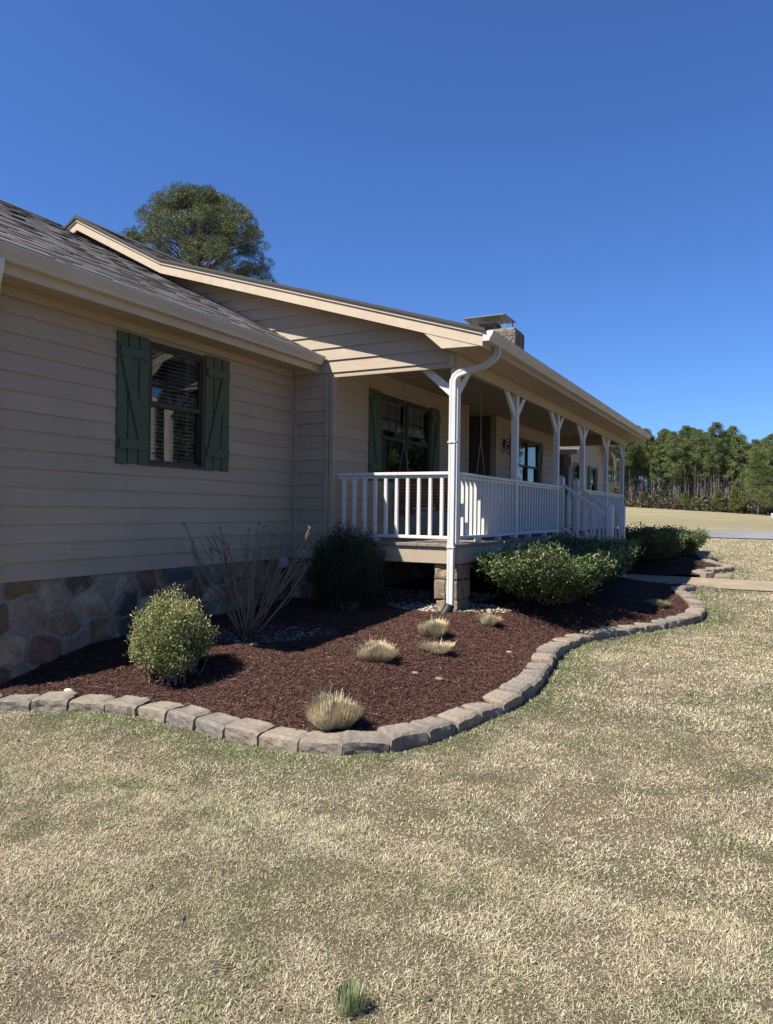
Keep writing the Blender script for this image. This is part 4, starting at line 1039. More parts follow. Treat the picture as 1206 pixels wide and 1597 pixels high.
# ------------------------------------------------------------------ outbuilding beyond the porch
GX, GY0, GY1, GE = -5.22, 21.25, 26.25, 1.70
gar = empty('garage', (GX, GY0, -1.2)); tag(gar, 'tan clapboard outbuilding with green shutters seen beyond the far end of the porch', 'garage')
def gz_(y): c = (GY0+GY1)/2; return GE+.22+.42*(min(y-GY0, GY1-y)+.0) 
GW1 = (21.72, 22.5, .40, 1.50); GW2 = (23.98, 24.72, .40, 1.50)
wl = lap(MB(), 'y', GX, GY0, GY1, -1.3, 4.0, [GW1, GW2], zmax=gz_); wl.build('siding_wall', M['siding'], gar)
lap(MB(), 'x', GY0, -12, GX, -1.3, GE+.05, (), sign=-1).build('siding_wall', M['siding_x'], gar)
m = MB(); m.quad((-12, GY1, -1.3), (GX, GY1, -1.3), (GX, GY1, GE+.1), (-12, GY1, GE+.1)); m.poly([(-12, GY0, -1.3), (-12, GY1, -1.3), (-12, GY1, GE+.1), (-12, (GY0+GY1)/2, GE+1.1), (-12, GY0, GE+.1)]); m.build('rear_wall', M['siding_x'], gar)
for w in (GW1, GW2): window(GX, w, cols=2, rows=2, blind=.25, parent=gar)
for (a, b, mi) in ((21.38, 21.71, False), (22.51, 22.84, True), (23.64, 23.97, False), (24.73, 25.06, True)): shutter(GX, a, b, .38, 1.52, mi, gar)
yc = (GY0+GY1)/2; pk = GE+.25+.42*(yc-GY0); xo = GX+.36
def slope_rows(y0, z0, y1, z1):
    Ls = math.hypot(y1-y0, z1-z0); out = [[], [], []]; n = int(Ls/.14)+1; uy, uz = (y1-y0)/Ls, (z1-z0)/Ls; ny_ = -uz*(1 if y1 > y0 else -1)
    V, F, UV = [], [], []
    for r in range(n):
        s0 = r*.14; s1 = min(Ls, s0+.14)
        i = len(V); V += [(-12.3, y0+uy*s0, z0+uz*s0+.012), (xo, y0+uy*s0, z0+uz*s0+.012), (xo, y0+uy*s1, z0+uz*s1+.002), (-12.3, y0+uy*s1, z0+uz*s1+.002)]; UV += [(-12.3, s0), (xo, s0), (xo, s1), (-12.3, s1)]; F.append((i, i+1, i+2, i+3))
    return V, F, UV
ey0, ey1 = GY0-.38, GY1+.38; ez = GE+.25-.42*.38
gr = buildroof([slope_rows(ey0, ez, yc, pk), slope_rows(ey1, ez, yc, pk)], 'garage_roof', gar)
dk = MB(); dk.prism([(xo-.03, ey0+.01, ez-.004), (xo-.03, yc, pk-.004), (xo-.03, ey1-.01, ez-.004), (xo-.03, ey1-.01, ez-.12), (xo-.03, yc, pk-.12), (xo-.03, ey0+.01, ez-.12)], (-6.9, 0, 0)); dk.build('roof_deck', M['soffit'], gr)
rk = MB(); 
for (a, b) in (((ey0, ez), (yc, pk)), ((yc, pk), (ey1, ez))): rk.prism([(xo-.028, a[0], a[1]-.15), (xo-.028, b[0], b[1]-.15), (xo-.028, b[0], b[1]-.01), (xo-.028, a[0], a[1]-.01)], (.025, 0, 0))
rk.prism([(xo-.03, ey1-.02, ez-.02), (xo-.03, ey1-.02, ez-.26), (xo-.03, ey1-.36, ez-.26), (xo-.03, ey1-.55, ez+.05)], (.02, 0, 0))
rk.build('rake_fascia', M['trim'], gar)
MB().box(-12, xo-.03, ey1-.4, ey1-.02, ez-.26, ez-.24).build('soffit', M['soffit'], gar)
g2 = MB(); g2.prism([(xo-.01, ey0+.0, ez-.13), (xo-.01, ey0-.08, ez-.13), (xo-.01, ey0-.12, ez-.04), (xo-.01, ey0-.12, ez-.015), (xo-.01, ey0, ez-.015)], (-6.9, 0, 0)); g2.build('gutter', M['gutter'], gar)
boxduct([(GX+.16, ey0-.06, ez-.13), (GX+.16, ey0-.06, ez-.2), (GX+.10, GY0-.15, ez-.36), (GX+.045, GY0-.045, ez-.50), (GX+.045, GY0-.045, -1.2)], .08, .06, 'white', 'downspout', gar)
m = MB(); m.quad((GX-.006, GY0+.006, -1.5), (GX-.006, GY1, -1.5), (GX-.006, GY1, ZS), (GX-.006, GY0+.006, ZS)); m.build('foundation', M['fieldstone'], gar)

# ------------------------------------------------------------------ shrubs
def kite_leaves(C, D, U, L, W, col, fold=.25):
    """leaf blades: base C, direction D, width direction from U"""
    n = len(C); s = np.cross(D, U); s /= np.linalg.norm(s, axis=1)[:, None]+1e-9; nn = np.cross(s, D)
    V = np.empty((n, 4, 3)); V[:, 0] = C; V[:, 1] = C+D*(L*.45)[:, None]-s*(W/2)[:, None]+nn*(W*fold)[:, None]
    V[:, 2] = C+D*L[:, None]-nn*(L*.12)[:, None]; V[:, 3] = C+D*(L*.45)[:, None]+s*(W/2)[:, None]+nn*(W*fold)[:, None]
    F = np.arange(n*4).reshape(n, 4); return V.reshape(-1, 3), np.concatenate([F[:, [0, 1, 2]], F[:, [0, 2, 3]]]), np.repeat(col, 4, 0)
def shrub(name, base, env, nshoot, lps, Ll, Lw, cols, tips=None, seed=1, droop=0., start=.5, spread=.022, nbr=60, rootr=.18, label='', group=None, cat='shrub'):
    """shoots radiate from the base to a target surface env(rs,n)->(n,3) relative to base; leaves cover the outer part of each shoot"""
    rs = np.random.RandomState(seed); tg = env(rs, nshoot); root = empty(name, base); tag(root, label, cat, group)
    st = np.stack([(rs.rand(nshoot)-.5)*rootr*2, (rs.rand(nshoot)-.5)*rootr*2, np.zeros(nshoot)], 1)
    mid = (st+tg)/2+np.array([0, 0, -.08])*np.linalg.norm(tg[:, :2], axis=1)[:, None]+rs.normal(0, .03, (nshoot, 3))
    t = start+(1-start)*rs.rand(nshoot, lps)**.75; t_ = t[..., None]
    Pp = st[:, None]*(1-t_)**2+2*mid[:, None]*t_*(1-t_)+tg[:, None]*t_**2
    tan = 2*(mid-st)[:, None]*(1-t_)+2*(tg-mid)[:, None]*t_; tan /= np.linalg.norm(tan, axis=2, keepdims=True)+1e-9
    P = (Pp+rs.normal(0, spread, Pp.shape)).reshape(-1, 3); n = len(P)
    D = tan.reshape(-1, 3)*.7+rs.normal(0, .55, (n, 3))+np.array([0, 0, .25-droop]); D /= np.linalg.norm(D, axis=1)[:, None]
    U = rs.normal(0, .6, (n, 3))+np.array([0, 0, 1.]); L = Ll*(.65+.6*rs.rand(n)); W = Lw*(.7+.5*rs.rand(n))
    ci = rs.randint(0, len(cols), (nshoot, 1)).repeat(lps, 1).ravel(); flip = rs.rand(n) < .35; ci[flip] = rs.randint(0, len(cols), flip.sum())
    col = np.array(cols)[ci]*(.75+.5*rs.rand(n, 1))
    if tips is not None:
        k = (t.ravel() > .88) & (rs.rand(n) < tips[1]); col[k] = np.array(tips[0])*(.8+.4*rs.rand(k.sum(), 1))
    P[:, 2] = np.maximum(P[:, 2], .01)
    V, F, c = kite_leaves(P, D, U, L, W, col); npmesh('foliage', V, F, M['leaf'], c, parent=None, loc=(0, 0, 0)).parent = root
    b = MB()
    for k in range(min(nbr, nshoot)):
        pts = [tuple(st[k]*(1-a)**2+2*mid[k]*a*(1-a)+tg[k]*a*a) for a in (0, .25, .5, .75, .95)]; b.tube(pts, [.007, .006, .0045, .003, .002], 5)
    me = bpy.data.meshes.new('branches'); me.from_pydata(b.v, [], b.f); me.materials.append(M['bark']); o = bpy.data.objects.new('branches', me); link(o); o.parent = root
    return root
def ball(rx, ry, rz, zc, lump=.10, low=-.75, cut=None):
    def f(rs, n):
        d = rs.normal(0, 1, (n*3, 3)); d /= np.linalg.norm(d, axis=1)[:, None]; d = d[d[:, 2] > low][:n]; n_ = len(d)
        lu = 1+lump*np.array([noise.noise(Vector(q*2.3)+Vector((rx*9, ry*5, 3))) for q in d])*2
        r = (.72+.28*rs.rand(n_)**.5)*lu; return d*np.array([rx, ry, rz])*r[:, None]+np.array([0, 0, zc])
    return f
def vase(rx, ry, h, flare=.35, lump=.12, lean=(0, 0), topn=.5):
    """flat-topped shrub, narrow at the ground and wide above"""
    def f(rs, n):
        a = rs.rand(n)*2*PI; top = rs.rand(n) < topn; z = np.where(top, h*(.88+.12*rs.rand(n)), h*(.16+.8*rs.rand(n)**.8))
        rr = flare+(1-flare)*np.clip(z/h/.78, 0, 1)**.85; rr = np.where(z > .86*h, rr*(1-.25*((z/h-.86)/.14)**2), rr)
        r = np.where(top, np.sqrt(rs.rand(n)), .82+.18*rs.rand(n))*rr
        ex = np.abs(np.cos(a))**3*.08+1
        x = np.cos(a)*r*rx*ex; y = np.sin(a)*r*ry*ex
        lu = np.array([noise.noise(Vector((p*1.7, q*1.7, zz*2.2+rx*7))) for p, q, zz in zip(x, y, z)])
        z = z*np.where(rs.rand(n) < .05, 1.10, 1)
        return np.stack([x*(1+lump*lu)+lean[0]*z, y*(1+lump*lu)+lean[1]*z, z*(1+lump*.9*lu)], 1)
    return f
NAN = [(.21, .245, .075), (.28, .32, .11), (.15, .20, .06), (.42, .44, .24), (.13, .17, .06), (.30, .23, .09), (.35, .38, .16)]
shrub('nandina_shrub', (-4.46, 4.66, G1(-4.46, 4.66)), ball(.325, .325, .305, .40, .22, -.9), 850, 38, .027, .0105, NAN, ((.40, .26, .15), .12), 5, start=.66, spread=.024, label='small rounded sunlit yellow-green shrub at the left of the mulch bed')
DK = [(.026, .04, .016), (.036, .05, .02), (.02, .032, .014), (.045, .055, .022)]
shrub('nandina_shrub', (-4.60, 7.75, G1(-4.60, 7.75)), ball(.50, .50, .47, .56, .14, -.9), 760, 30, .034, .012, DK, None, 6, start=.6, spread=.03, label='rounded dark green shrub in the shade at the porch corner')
HOL = [(.065, .095, .034), (.09, .125, .042), (.04, .065, .027), (.13, .165, .06), (.07, .10, .05)]
shrub('holly_shrub', (-2.55, 9.60, G1(-2.55, 9.60)), vase(.80, 1.60, .62, .18, .55), 1500, 22, .050, .026, HOL, ((.17, .21, .075), .35), 7, start=.62, spread=.034, rootr=.3, nbr=160, label='wide glossy green flared shrub in sunlight beside the stone pier', group='evergreen shrubs along the porch')
shrub('holly_shrub', (-2.50, 12.15, G1(-2.50, 12.15)), vase(.70, 1.15, .58, .28, .45), 900, 18, .046, .023, HOL, ((.15, .19, .07), .2), 8, start=.6, spread=.036, rootr=.3, nbr=90, label='shaded dark green shrub just before the porch steps', group='evergreen shrubs along the porch')
shrub('holly_shrub', (-2.25, 16.3, G2(-2.25, 16.3)), vase(.78, 1.15, .56, .33, .45), 800, 18, .052, .027, HOL, ((.15, .19, .07), .2), 9, start=.6, spread=.04, rootr=.3, nbr=70, label='shaded dark green shrub just past the path to the steps', group='evergreen shrubs along the porch')
shrub('holly_shrub', (-2.05, 18.7, G2(-2.05, 18.7)), vase(.80, 1.10, .54, .35, .45), 800, 18, .055, .028, HOL, ((.20, .24, .09), .35), 10, start=.6, spread=.04, rootr=.3, nbr=70, label='farthest shrub of the porch row, its right edge catching the sun', group='evergreen shrubs along the porch')

# bare shrub: pruned stems rising from one stool
bs = empty('bare_shrub', (-4.67, 5.92, G1(-4.67, 5.92))); tag(bs, 'leafless pruned shrub with grey-brown stems against the house wall', 'shrub')
rs = random.Random(4); Rr = Vector((.886, .464, 0)); Ff = Vector((-.464, .886, 0))
tips_ = [(-.56, 1.12), (-.66, .93), (-.44, .86), (-.30, 1.08), (-.17, .95), (-.27, .70), (-.05, 1.05), (.03, 1.12), (.10, 1.10), (.15, 1.06), (.20, .85), (.33, 1.02), (.42, .95), (.62, 1.10), (.72, .98), (.52, .72), (.40, .62), (.27, 1.0), (-.50, .62), (.60, .86), (-.1, .9), (.06, .98), (-.36, .95), (.5, 1.0)]
for k, (a, h) in enumerate(tips_):
    m = MB(); dep = rs.uniform(-.32, .32); st = Vector((rs.uniform(-.06, .06), rs.uniform(-.06, .06), 0)); n = 7; pts = []; ph = rs.random()*6
    for i in range(n):
        f_ = i/(n-1); g = f_**.8 if abs(a) > .3 else f_
        pts.append(st+Rr*(a*g)+Ff*(dep*f_)+Vector((rs.uniform(-.015, .015), rs.uniform(-.015, .015), h*f_-.02*(f_ == 0))))
    r0 = rs.uniform(.007, .014); m.tube(pts, [r0*(1-.62*i/(n-1)) for i in range(n)], 7)
    for j in range(rs.randint(3, 6)):
        i = rs.randint(2, n-2); p = pts[i]; d = (pts[i+1]-pts[i]).normalized()+Vector((rs.uniform(-.7, .7), rs.uniform(-.7, .7), rs.uniform(0, .4))); d.normalize(); l = rs.uniform(.06, .26)
        m.tube([p, p+d*l*.5, p+d*l+Vector((0, 0, l*.2))], [r0*.5, r0*.4, r0*.28], 5)
    for j in range(2):  # knobby pruned ends
        p = pts[-1]+Vector((rs.uniform(-.012, .012), rs.uniform(-.012, .012), rs.uniform(-.03, .0))); m.tube([p-Vector((0, 0, .012)), p, p+Vector((rs.uniform(-.02, .02), rs.uniform(-.02, .02), .022))], [.004, .0075, .003], 5)
    me = bpy.data.meshes.new('stem'); me.from_pydata([tuple(v) for v in m.v], [], m.f); me.materials.append(M['twig']); me.polygons.foreach_set('use_smooth', [True]*len(me.polygons)); o = bpy.data.objects.new('stem', me); link(o); o.parent = bs

# ornamental grass clumps, sheared in winter
def clump(x, y, r, h, n, label, green=False, seed=0, z=None):
    rs = np.random.RandomState(seed); az = rs.rand(n)*2*PI; rr = np.sqrt(rs.rand(n)); root = (x, y, (G1(x, y) if z is None else z)-.005)
    lf = 1+.22*np.sin(az*3+seed)+.12*np.sin(az*5+2*seed); bx = np.cos(az)*rr*r*.55*lf; by = np.sin(az)*rr*r*.55*lf; lean = rr*.85+rs.normal(0, .22, n)
    fl_ = rs.rand(n) < .14; lean = lean+fl_*rs.rand(n)*.7; hh = h*(1-.30*rr**2)*(.62+.42*rs.rand(n))*(1+.18*np.sin(az*2+seed*1.7)*rr)*np.where(rs.rand(n) < .03, 1.35, 1); tx = bx+np.cos(az+rs.normal(0, .25, n))*np.sin(lean)*hh*r/h*.8; ty = by+np.sin(az+rs.normal(0, .25, n))*np.sin(lean)*hh*r/h*.8
    B = np.stack([bx, by, np.zeros(n)], 1); Tp = np.stack([tx, ty, hh], 1); Md = B*.5+Tp*.5+np.stack([bx*.25, by*.25, h*.08*np.ones(n)], 1)
    s = np.stack([-np.sin(az), np.cos(az), np.zeros(n)], 1)*(.0013+.0012*rs.rand(n))[:, None]
    V = np.empty((n, 5, 3)); V[:, 0] = B; V[:, 1] = Md-s; V[:, 2] = Md+s; V[:, 3] = Tp-s*.6; V[:, 4] = Tp+s*.6
    k = np.arange(n)[:, None]*5; F = np.concatenate([k+np.array([[0, 1, 2]]), k+np.array([[1, 3, 4]]), k+np.array([[1, 4, 2]])])
    a, b = (np.array([.42, .34, .19]), np.array([.66, .58, .40])) if not green else (np.array([.17, .21, .09]), np.array([.30, .345, .18]))
    q_ = rs.rand(n, 1); col = a*(1-q_)+b*q_; dk_ = rs.rand(n) < .12; col[dk_] *= .55
    o = npmesh('ornamental_grass', V.reshape(-1, 3), F, M['straw'], np.repeat(col, 5, 0), loc=root)
    tag(o, label, 'grass clump', 'dormant grass clumps in the mulch'); return o
clump(-2.70, 4.38, .192, .205, 4200, 'largest straw-coloured grass clump, nearest the front stone edging', seed=1)
clump(-3.02, 5.62, .20, .15, 2300, 'wide low straw grass clump in the middle of the bed', seed=2)
clump(-2.98, 6.74, .165, .17, 2000, 'upright straw grass clump below the downspout', seed=3)
clump(-2.72, 6.22, .17, .10, 1300, 'flattest straw grass clump, just in front of another clump', seed=4)
clump(-2.79, 7.80, .15, .13, 1500, 'small pale grass clump near the foot of the stone pier', seed=5)
clump(-1.36, 10.5, .16, .09, 900, 'dull green low tuft in shade near the curved end of the border', True, seed=6)
gt = clump(-1.23, 2.13, .065, .10, 230, 'bright green tuft of long grass in the foreground lawn', True, seed=7, z=Tz(-1.23, 2.13)); gt['group'] = 'green tufts in the lawn'
# few pale stones lying on the mulch
for i, (x, y, s, lb) in enumerate(((-5.08, 4.14, .045, 'small cream stone lying on the mulch at the left'), (-2.62, 5.55, .036, 'small grey stone on the mulch behind the largest clump'), (-2.42, 5.60, .042, 'flat grey-brown stone on the mulch right of the grass clumps'), (-2.30, 7.05, .035, 'pale stone chip on the mulch toward the right border'), (-4.28, 5.55, .045, 'rounded grey stone at the edge of the pebbles by the bare shrub'))):
    r2 = np.random.RandomState(i+5); V = _iv*np.array([1.3, .9, .55])*s*(1+.3*(r2.rand(12, 1)-.5)); o = npmesh('loose_stone', V, _if, M['pebble'], np.tile(np.array([[.50, .42, .30], [.16, .145, .12], [.17, .13, .10], [.24, .21, .165], [.22, .21, .20]][i]), (12, 1)), smooth=False, loc=(x, y, G1(x, y)+s*.3))
    md = o.modifiers.new('round', 'SUBSURF'); md.levels = md.render_levels = 2; tag(o, lb, 'stone', 'loose stones on the mulch')

# ------------------------------------------------------------------ trees
def pinecrown(rs, pads, per, Ln, Wn, c0, c1):
    """needle sprays grouped in pads along limbs; pads (k,4): centre + radius"""
    Vs = []; Fs = []; Cs = []; off = 0
    for (x, y, z, r) in pads:
        n = per; d = rs.normal(0, 1, (n, 3)); d /= np.linalg.norm(d, axis=1)[:, None]; rad = r*(.35+.65*rs.rand(n))**.6
        C = d*rad[:, None]*np.array([1, 1, .62])+np.array([x, y, z]); D = d*.8+rs.normal(0, .45, (n, 3))+np.array([0, 0, .45]); D /= np.linalg.norm(D, axis=1)[:, None]
        q_ = rs.rand(n, 1)*.6+rs.rand()*.4; col = np.array(c0)*(1-q_)+np.array(c1)*q_
        V, F, c = kite_leaves(C, D, rs.normal(0, 1, (n, 3)), Ln*(.6+.7*rs.rand(n)), Wn*(.6+.7*rs.rand(n)), col, .1)
        Vs.append(V); Fs.append(F+off); Cs.append(c); off += len(V)
    return np.concatenate(Vs), np.concatenate(Fs), np.concatenate(Cs)
def pine(name, loc, H, crown0, R, seed, npad, per, Ln, Wn, c0, c1, padr, tr=.16, dome=False, lean=0.02, dead=8, shape=None):
    rs = np.random.RandomState(seed); root = empty(name, loc); b = MB(); lx, ly = rs.normal(0, lean, 2)
    def ax(z): return Vector((lx*z+.12*math.sin(z*.35+seed), ly*z+.12*math.cos(z*.3+seed*2), z))
    b.tube([ax(z)-Vector((.12*math.sin(seed), .12*math.cos(seed*2), 0)) for z in np.linspace(-.3, H*.96, 9)], list(tr*(1-.88*np.linspace(0, 1, 9)**1.2)), 8)
    pads = []
    for k in range(npad):
        f_ = (k+rs.rand())/npad; z = crown0+(H-crown0)*f_**.9
        g = shape(f_) if shape else (math.sqrt(max(0, 1-(f_*1.0)**2.2))*(.45+.55*min(1, f_/.25+.3)))
        a = rs.rand()*2*PI; rr = R*g*(.35+.65*math.sqrt(rs.rand())); c = ax(z); s = c-Vector((.12*math.sin(seed), .12*math.cos(seed*2), 0))
        tip = Vector((s.x+math.cos(a)*rr, s.y+math.sin(a)*rr, z+rr*.15)); pads.append((tip.x, tip.y, tip.z, padr*(.7+.6*rs.rand())))
        if rr > .4: st = Vector((s.x, s.y, max(crown0*.9, z-rr*.45))); b.tube([st, (st+tip)/2+Vector((0, 0, rr*.06)), tip], [max(.012, tr*.22*(1-f_*.6)), tr*.12, .01], 5)
    for k in range(dead):
        z = crown0*(.35+.65*rs.rand()); a = rs.rand()*2*PI; s = ax(z); l = rs.uniform(.5, 1.6); b.tube([s-Vector((.12*math.sin(seed), .12*math.cos(seed*2), 0)), s+Vector((math.cos(a)*l, math.sin(a)*l, -.1*l))], [.03, .01], 4)
    me = bpy.data.meshes.new('trunk'); me.from_pydata([tuple(v) for v in b.v], [], b.f); me.materials.append(M['bark']); o = bpy.data.objects.new('trunk', me); link(o); o.parent = root
    V, F, c = pinecrown(rs, pads, per, Ln, Wn, c0, c1); o = npmesh('crown', V, F, M['needle'], c); o.parent = root
    return root
bigp = pine('pine_tree', (-26.3, 29.0, -1.6), 17.5, 8.2, 3.95, 3, 460, 400, .14, .021, (.052, .072, .023), (.165, .185, .06), .46, tr=.26, lean=.0, shape=lambda f: math.sqrt(max(0.02, 1-max(0, (f-.28)/.72)**2.3)))
tag(bigp, 'big round-crowned pine rising behind the left roof', 'pine tree')
protos = []
PCS = 1.04
PC = [((.07, .10, .032), (.17, .21, .07)), ((.065, .095, .036), (.14, .185, .065)), ((.08, .11, .035), (.19, .23, .075)), ((.06, .09, .036), (.13, .17, .065)), ((.075, .105, .032), (.18, .21, .065)), ((.07, .095, .032), (.15, .19, .07))]
for k in range(6):
    H = [14.2, 15.2, 13.2, 14.6, 12.4, 13.6][k]
    protos.append(pine('pine_tree', (0, 0, 0), H, H*[.40, .50, .34, .46, .30, .52][k], [2.1, 1.9, 2.4, 2.0, 2.2, 1.8][k], 20+k, 120, 80, .30, .07, *[tuple(v_*PCS for v_ in q) for q in PC[k]], .42, tr=.12, dead=16))
young = pine('young_pine', (0, 0, 0), 5.2, .8, 1.7, 40, 70, 90, .30, .08, (.08, .10, .03), (.17, .18, .05), .55, tr=.08, dead=0, shape=lambda f: 1-f*.85)
bright = pine('bright_pine', (0, 0, 0), 10.0, 1.2, 2.6, 41, 110, 120, .30, .07, (.08, .105, .03), (.17, .20, .06), .9, tr=.14, dead=0, shape=lambda f: 1-f*.75)
used = set()
def put(pr, x, y, s, lab, cat, grp):
    if id(pr) in used: o = copy_tree(pr)
    else: o = pr; used.add(id(pr))
    o.location = (x, y, Tz(x, y)-.1); o.rotation_euler = (0, 0, random.random()*6.28); o.scale = (s*random.uniform(.9, 1.1), s*random.uniform(.9, 1.1), s)
    tag(o, lab, cat, grp); return o
cnt = 0
def woods(a0, a1, step, rows, R0):
    global cnt
    for r in range(rows):
        a = a0+random.random()*step
        while a < a1:
            ar = math.radians(a); R = R0+r*5+random.uniform(-2.2, 2.2); x, y = R*math.sin(ar), R*math.cos(ar)
            s = random.uniform(.78, .90)
            if -1.8 < a < -.6: s *= .92
            put(protos[random.randrange(6)], x, y, s, 'tall pine with bare trunk in the far woods across the field', 'pine tree', 'pines of the far woods'); cnt += 1
            a += step*random.uniform(.6, 1.4)
woods(-23, 1.5, .95, 5, 122)
woods(1.5, 12, 1.8, 3, 118); woods(10, 54, 1.9, 3, 62)
for (a, R, s, lb) in ((-10.6, 119, .8, 'low young pine at the woods edge just right of the porch eave'), (-8.6, 119, .62, 'low young pine under the tall trunks, left of the middle of the woods edge'), (-5.6, 118.5, .75, 'spreading young pine at the dark middle of the woods edge'), (-5.0, 118, .55, 'smallest young pine at the dark middle of the woods edge'), (-3.4, 118, .85, 'young pine low at the right part of the woods edge'), (-17.2, 119, .7, 'young pine seen between the last porch posts'), (-2.3, 117, 1.0, 'taller young pine right of the dark gap in the woods')):
    put(young, R*math.sin(math.radians(a)), R*math.cos(math.radians(a)), s*.7, lb, 'pine tree', 'young pines at the woods edge')
for (a, R, s, lb) in ((1.2, 106, .5, 'smaller olive-green bushy pine at the very right end of the woods'), (-.9, 114, .90, 'tall olive green bushy pine near the right end of the woods')):
    put(bright, R*math.sin(math.radians(a)), R*math.cos(math.radians(a)), s, lb, 'pine tree', 'bushy pines at the right end of the woods')
for (x, y, sc) in ((-27, -24, 1.0), (-20, -27, .95), (-13, -24, 1.05), (-6, -28, .9), (0, -25, 1.0), (7, -26, 1.05), (14, -23, .95), (21, -25, 1.0)):  # added pines, out of view: they keep sky light off the camera-facing walls
    put(protos[random.randrange(6)], x, y, sc, 'unseen pine added behind the viewpoint to darken the shaded house front', 'pine tree', 'unseen pines added to block sky light')
# bare understorey saplings and far masses of trunks
def saplings(n, a0, a1, R0, R1, hmax, seed):
    rs = np.random.RandomState(seed); Vs = []; k = 0; Fs = []; Cs = []
    for i in range(n):
        a = math.radians(rs.uniform(a0, a1)); R = rs.uniform(R0, R1); x, y = R*math.sin(a), R*math.cos(a); z = Tz(x, y)-.1; h = rs.uniform(.35, 1)*hmax
        c = np.array([.15, .125, .105])*rs.uniform(.6, 1.5); segs = [((x, y, z), (x+rs.normal(0, .3), y+rs.normal(0, .3), z+h), .05)]
        for j in range(9):
            f_ = rs.uniform(.2, .95); p = np.array(segs[0][0])*(1-f_)+np.array(segs[0][1])*f_; l = rs.uniform(.5, 1.6)*(1.2-f_)
            segs.append((p, p+np.array([rs.normal(0, .6), rs.normal(0, .6), .9])*l, .022))
        for p, q_, w in segs:
            p = np.array(p); q_ = np.array(q_)
            for sd in (np.array([w, 0, 0]), np.array([0, w, 0])):
                Vs += [p-sd, p+sd, q_+sd*.3, q_-sd*.3]; Fs.append((k, k+1, k+2, k+3)); Cs += [c]*4; k += 4
    o = npmesh('understorey_brush', np.array(Vs), np.array(Fs), M['chips'], np.array(Cs)); tag(o, 'bare grey brush and saplings under the pines', 'brush', kind='stuff')
saplings(1500, -24, 3, 118, 146, 6.5, 1); saplings(500, 2, 9, 118, 136, 5.5, 2); saplings(1300, 9, 54, 60, 72, 6.0, 4); saplings(700, -24, 3, 120, 150, 13, 3)
# leafy undergrowth
n = 62000; nb = np.arange(n) < 26000; a = np.radians(np.where(nb, RS.uniform(-24, 3, n), RS.uniform(9, 54, n))); R = np.where(nb, 117+RS.rand(n)**1.5*26, 59+RS.rand(n)*12); X = R*np.sin(a); Y = R*np.cos(a); hgt = np.where(nb, 3.4, 7.5)*fbm(X*.35, Y*.2, 3)**1.5*RS.rand(n)*1.6
C = np.stack([X, Y, T(X, Y)+hgt], 1); D = RS.normal(0, 1, (n, 3))+np.array([0, 0, .6]); D /= np.linalg.norm(D, axis=1)[:, None]; q_ = RS.rand(n, 1)
V, F, c = kite_leaves(C, D, RS.normal(0, 1, (n, 3)), .35+.4*RS.rand(n), .12+.15*RS.rand(n), np.array([.055, .047, .034])*(1-q_)+np.array([.095, .092, .045])*q_)
tag(npmesh('undergrowth', V, F, M['needle'], c), 'low brown and green undergrowth along the woods edge', 'undergrowth', kind='stuff')

# ------------------------------------------------------------------ parked car at the right edge of the field
car = empty('parked_car', (2.15, 71.5, Tz(2.15, 71.5))); tag(car, 'pale silver car parked in the field at the right edge of the view', 'car')
def carpart(m, name, mat, **k):
    me = bpy.data.meshes.new(name); me.from_pydata([tuple(v) for v in m.v], [], m.f); me.materials.append(M[mat]); o = bpy.data.objects.new(name, me); link(o); o.parent = car
    if k.get('bev'): md = o.modifiers.new('soft_edges', 'BEVEL'); md.width = k['bev']; md.segments = 3; md.limit_method = 'ANGLE'
    return o
carpart(MB().prism([(-2.2, -.85, .28), (-2.25, -.85, .62), (-2.05, -.85, .80), (-1.1, -.85, .93), (1.5, -.85, .95), (2.15, -.85, .88), (2.25, -.85, .55), (2.2, -.85, .28)], (0, 1.7, 0)), 'body', 'car_body', bev=.06)
carpart(MB().prism([(-1.05, -.72, .94), (-.35, -.62, 1.38), (.85, -.62, 1.40), (1.6, -.72, .96)], (0, 1.36, 0)), 'cabin', 'glass', bev=.03)
carpart(MB().prism([(-.42, -.66, 1.375), (-.30, -.66, 1.42), (.80, -.66, 1.44), (.92, -.66, 1.385)], (0, 1.34, 0)), 'roof', 'car_body', bev=.02)
for (x_, y_) in ((-1.4, -.86), (1.4, -.86), (-1.4, .68), (1.4, .68)):
    w = carpart(MB().tube([(x_, y_, .32), (x_, y_+.19, .32)], .32, 20), 'wheel', 'rubber'); r_ = MB().tube([(x_, y_-.01, .32), (x_, y_+.2, .32)], .19, 14); me = bpy.data.meshes.new('rim'); me.from_pydata(r_.v, [], r_.f); me.materials.append(M['flue']); o = bpy.data.objects.new('rim', me); link(o); o.parent = w
for y_ in (-.78, .5): carpart(MB().box(-2.27, -2.2, y_, y_+.28, .60, .72), 'headlight', 'white', bev=.02)
carpart(MB().box(-2.28, -2.2, -.84, .84, .30, .46), 'bumper', 'car_body', bev=.03)

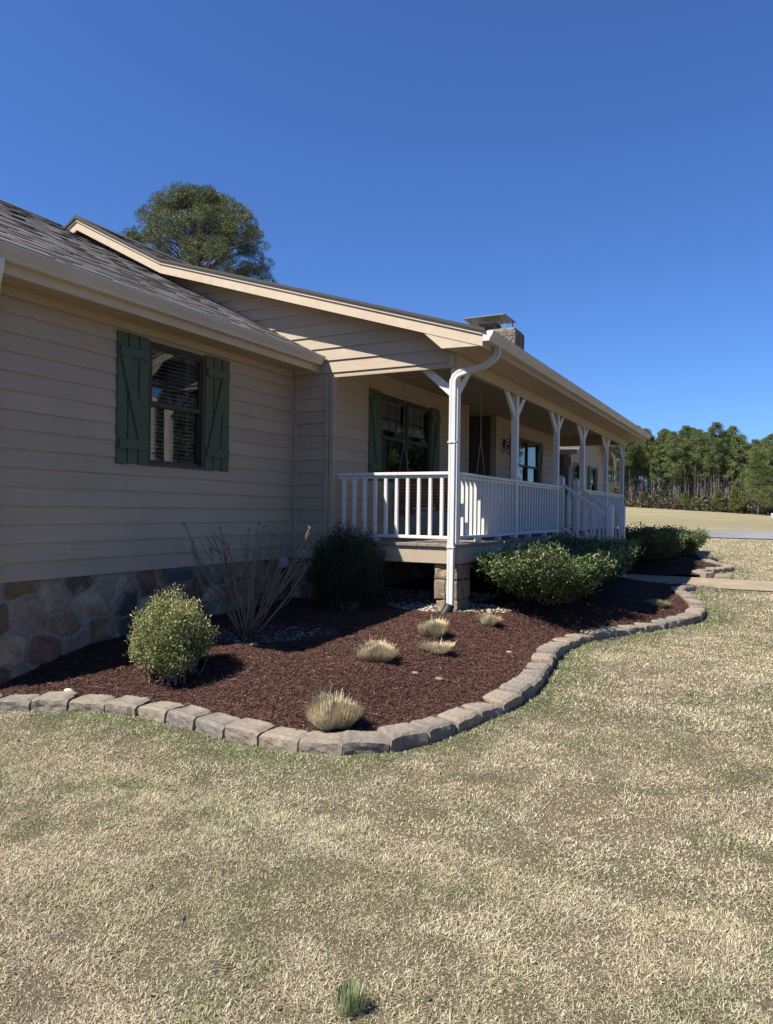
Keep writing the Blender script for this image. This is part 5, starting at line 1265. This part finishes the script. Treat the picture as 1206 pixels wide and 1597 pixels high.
# ------------------------------------------------------------------ light, world, camera
SD = Vector((.45, .63, -1.0)).normalized()      # direction the sunlight travels
sun = bpy.data.lights.new('sun', 'SUN'); sun.energy = 5.0; sun.angle = math.radians(.5); sun.color = (1.0, .94, .83)
so_ = bpy.data.objects.new('sun', sun); link(so_); so_.rotation_euler = SD.to_track_quat('-Z', 'Y').to_euler()
W = bpy.data.worlds.new('World'); S.world = W; W.use_nodes = True; nt = W.node_tree
sky = nt.nodes.new('ShaderNodeTexSky'); sky.sky_type = 'NISHITA'; sky.sun_disc = False
sky.sun_elevation = math.asin(-SD.z); sky.sun_rotation = math.atan2(-SD.x, -SD.y); sky.air_density = 1.0; sky.dust_density = .3; sky.ozone_density = 2.6; sky.altitude = 300
skc = mixc(nt, 1.0, sky.outputs[0], (.73, 1.13, 1.82), 'MULTIPLY'); nt.links.new(skc, nt.nodes['Background'].inputs[0]); nt.nodes['Background'].inputs[1].default_value = .0433
S.view_settings.view_transform = 'Standard'; S.view_settings.look = 'None'; S.view_settings.exposure = 1.0; S.view_settings.gamma = 1

f = 1150.; th = math.atan(602/f); ro = .0125; pit = math.radians(-.1)
Fv = Vector((-math.sin(th)*math.cos(pit), math.cos(th)*math.cos(pit), math.sin(pit))); R0 = Vector((math.cos(th), math.sin(th), 0)); U0 = R0.cross(Fv)
Rv = math.cos(ro)*R0+math.sin(ro)*U0; Uv = -math.sin(ro)*R0+math.cos(ro)*U0
cam = bpy.data.cameras.new('camera'); cam.sensor_fit = 'VERTICAL'; cam.sensor_height = 36; cam.lens = f/1597*36; cam.clip_end = 2000; cam.clip_start = .05
co = bpy.data.objects.new('camera', cam); link(co)
co.matrix_world = Matrix(((Rv.x, Uv.x, -Fv.x, 0), (Rv.y, Uv.y, -Fv.y, 0), (Rv.z, Uv.z, -Fv.z, 0), (0, 0, 0, 1)))
S.camera = co
S.render.engine = 'CYCLES'; S.cycles.use_denoising = True; S.cycles.max_bounces = 8; S.cycles.transparent_max_bounces = 16
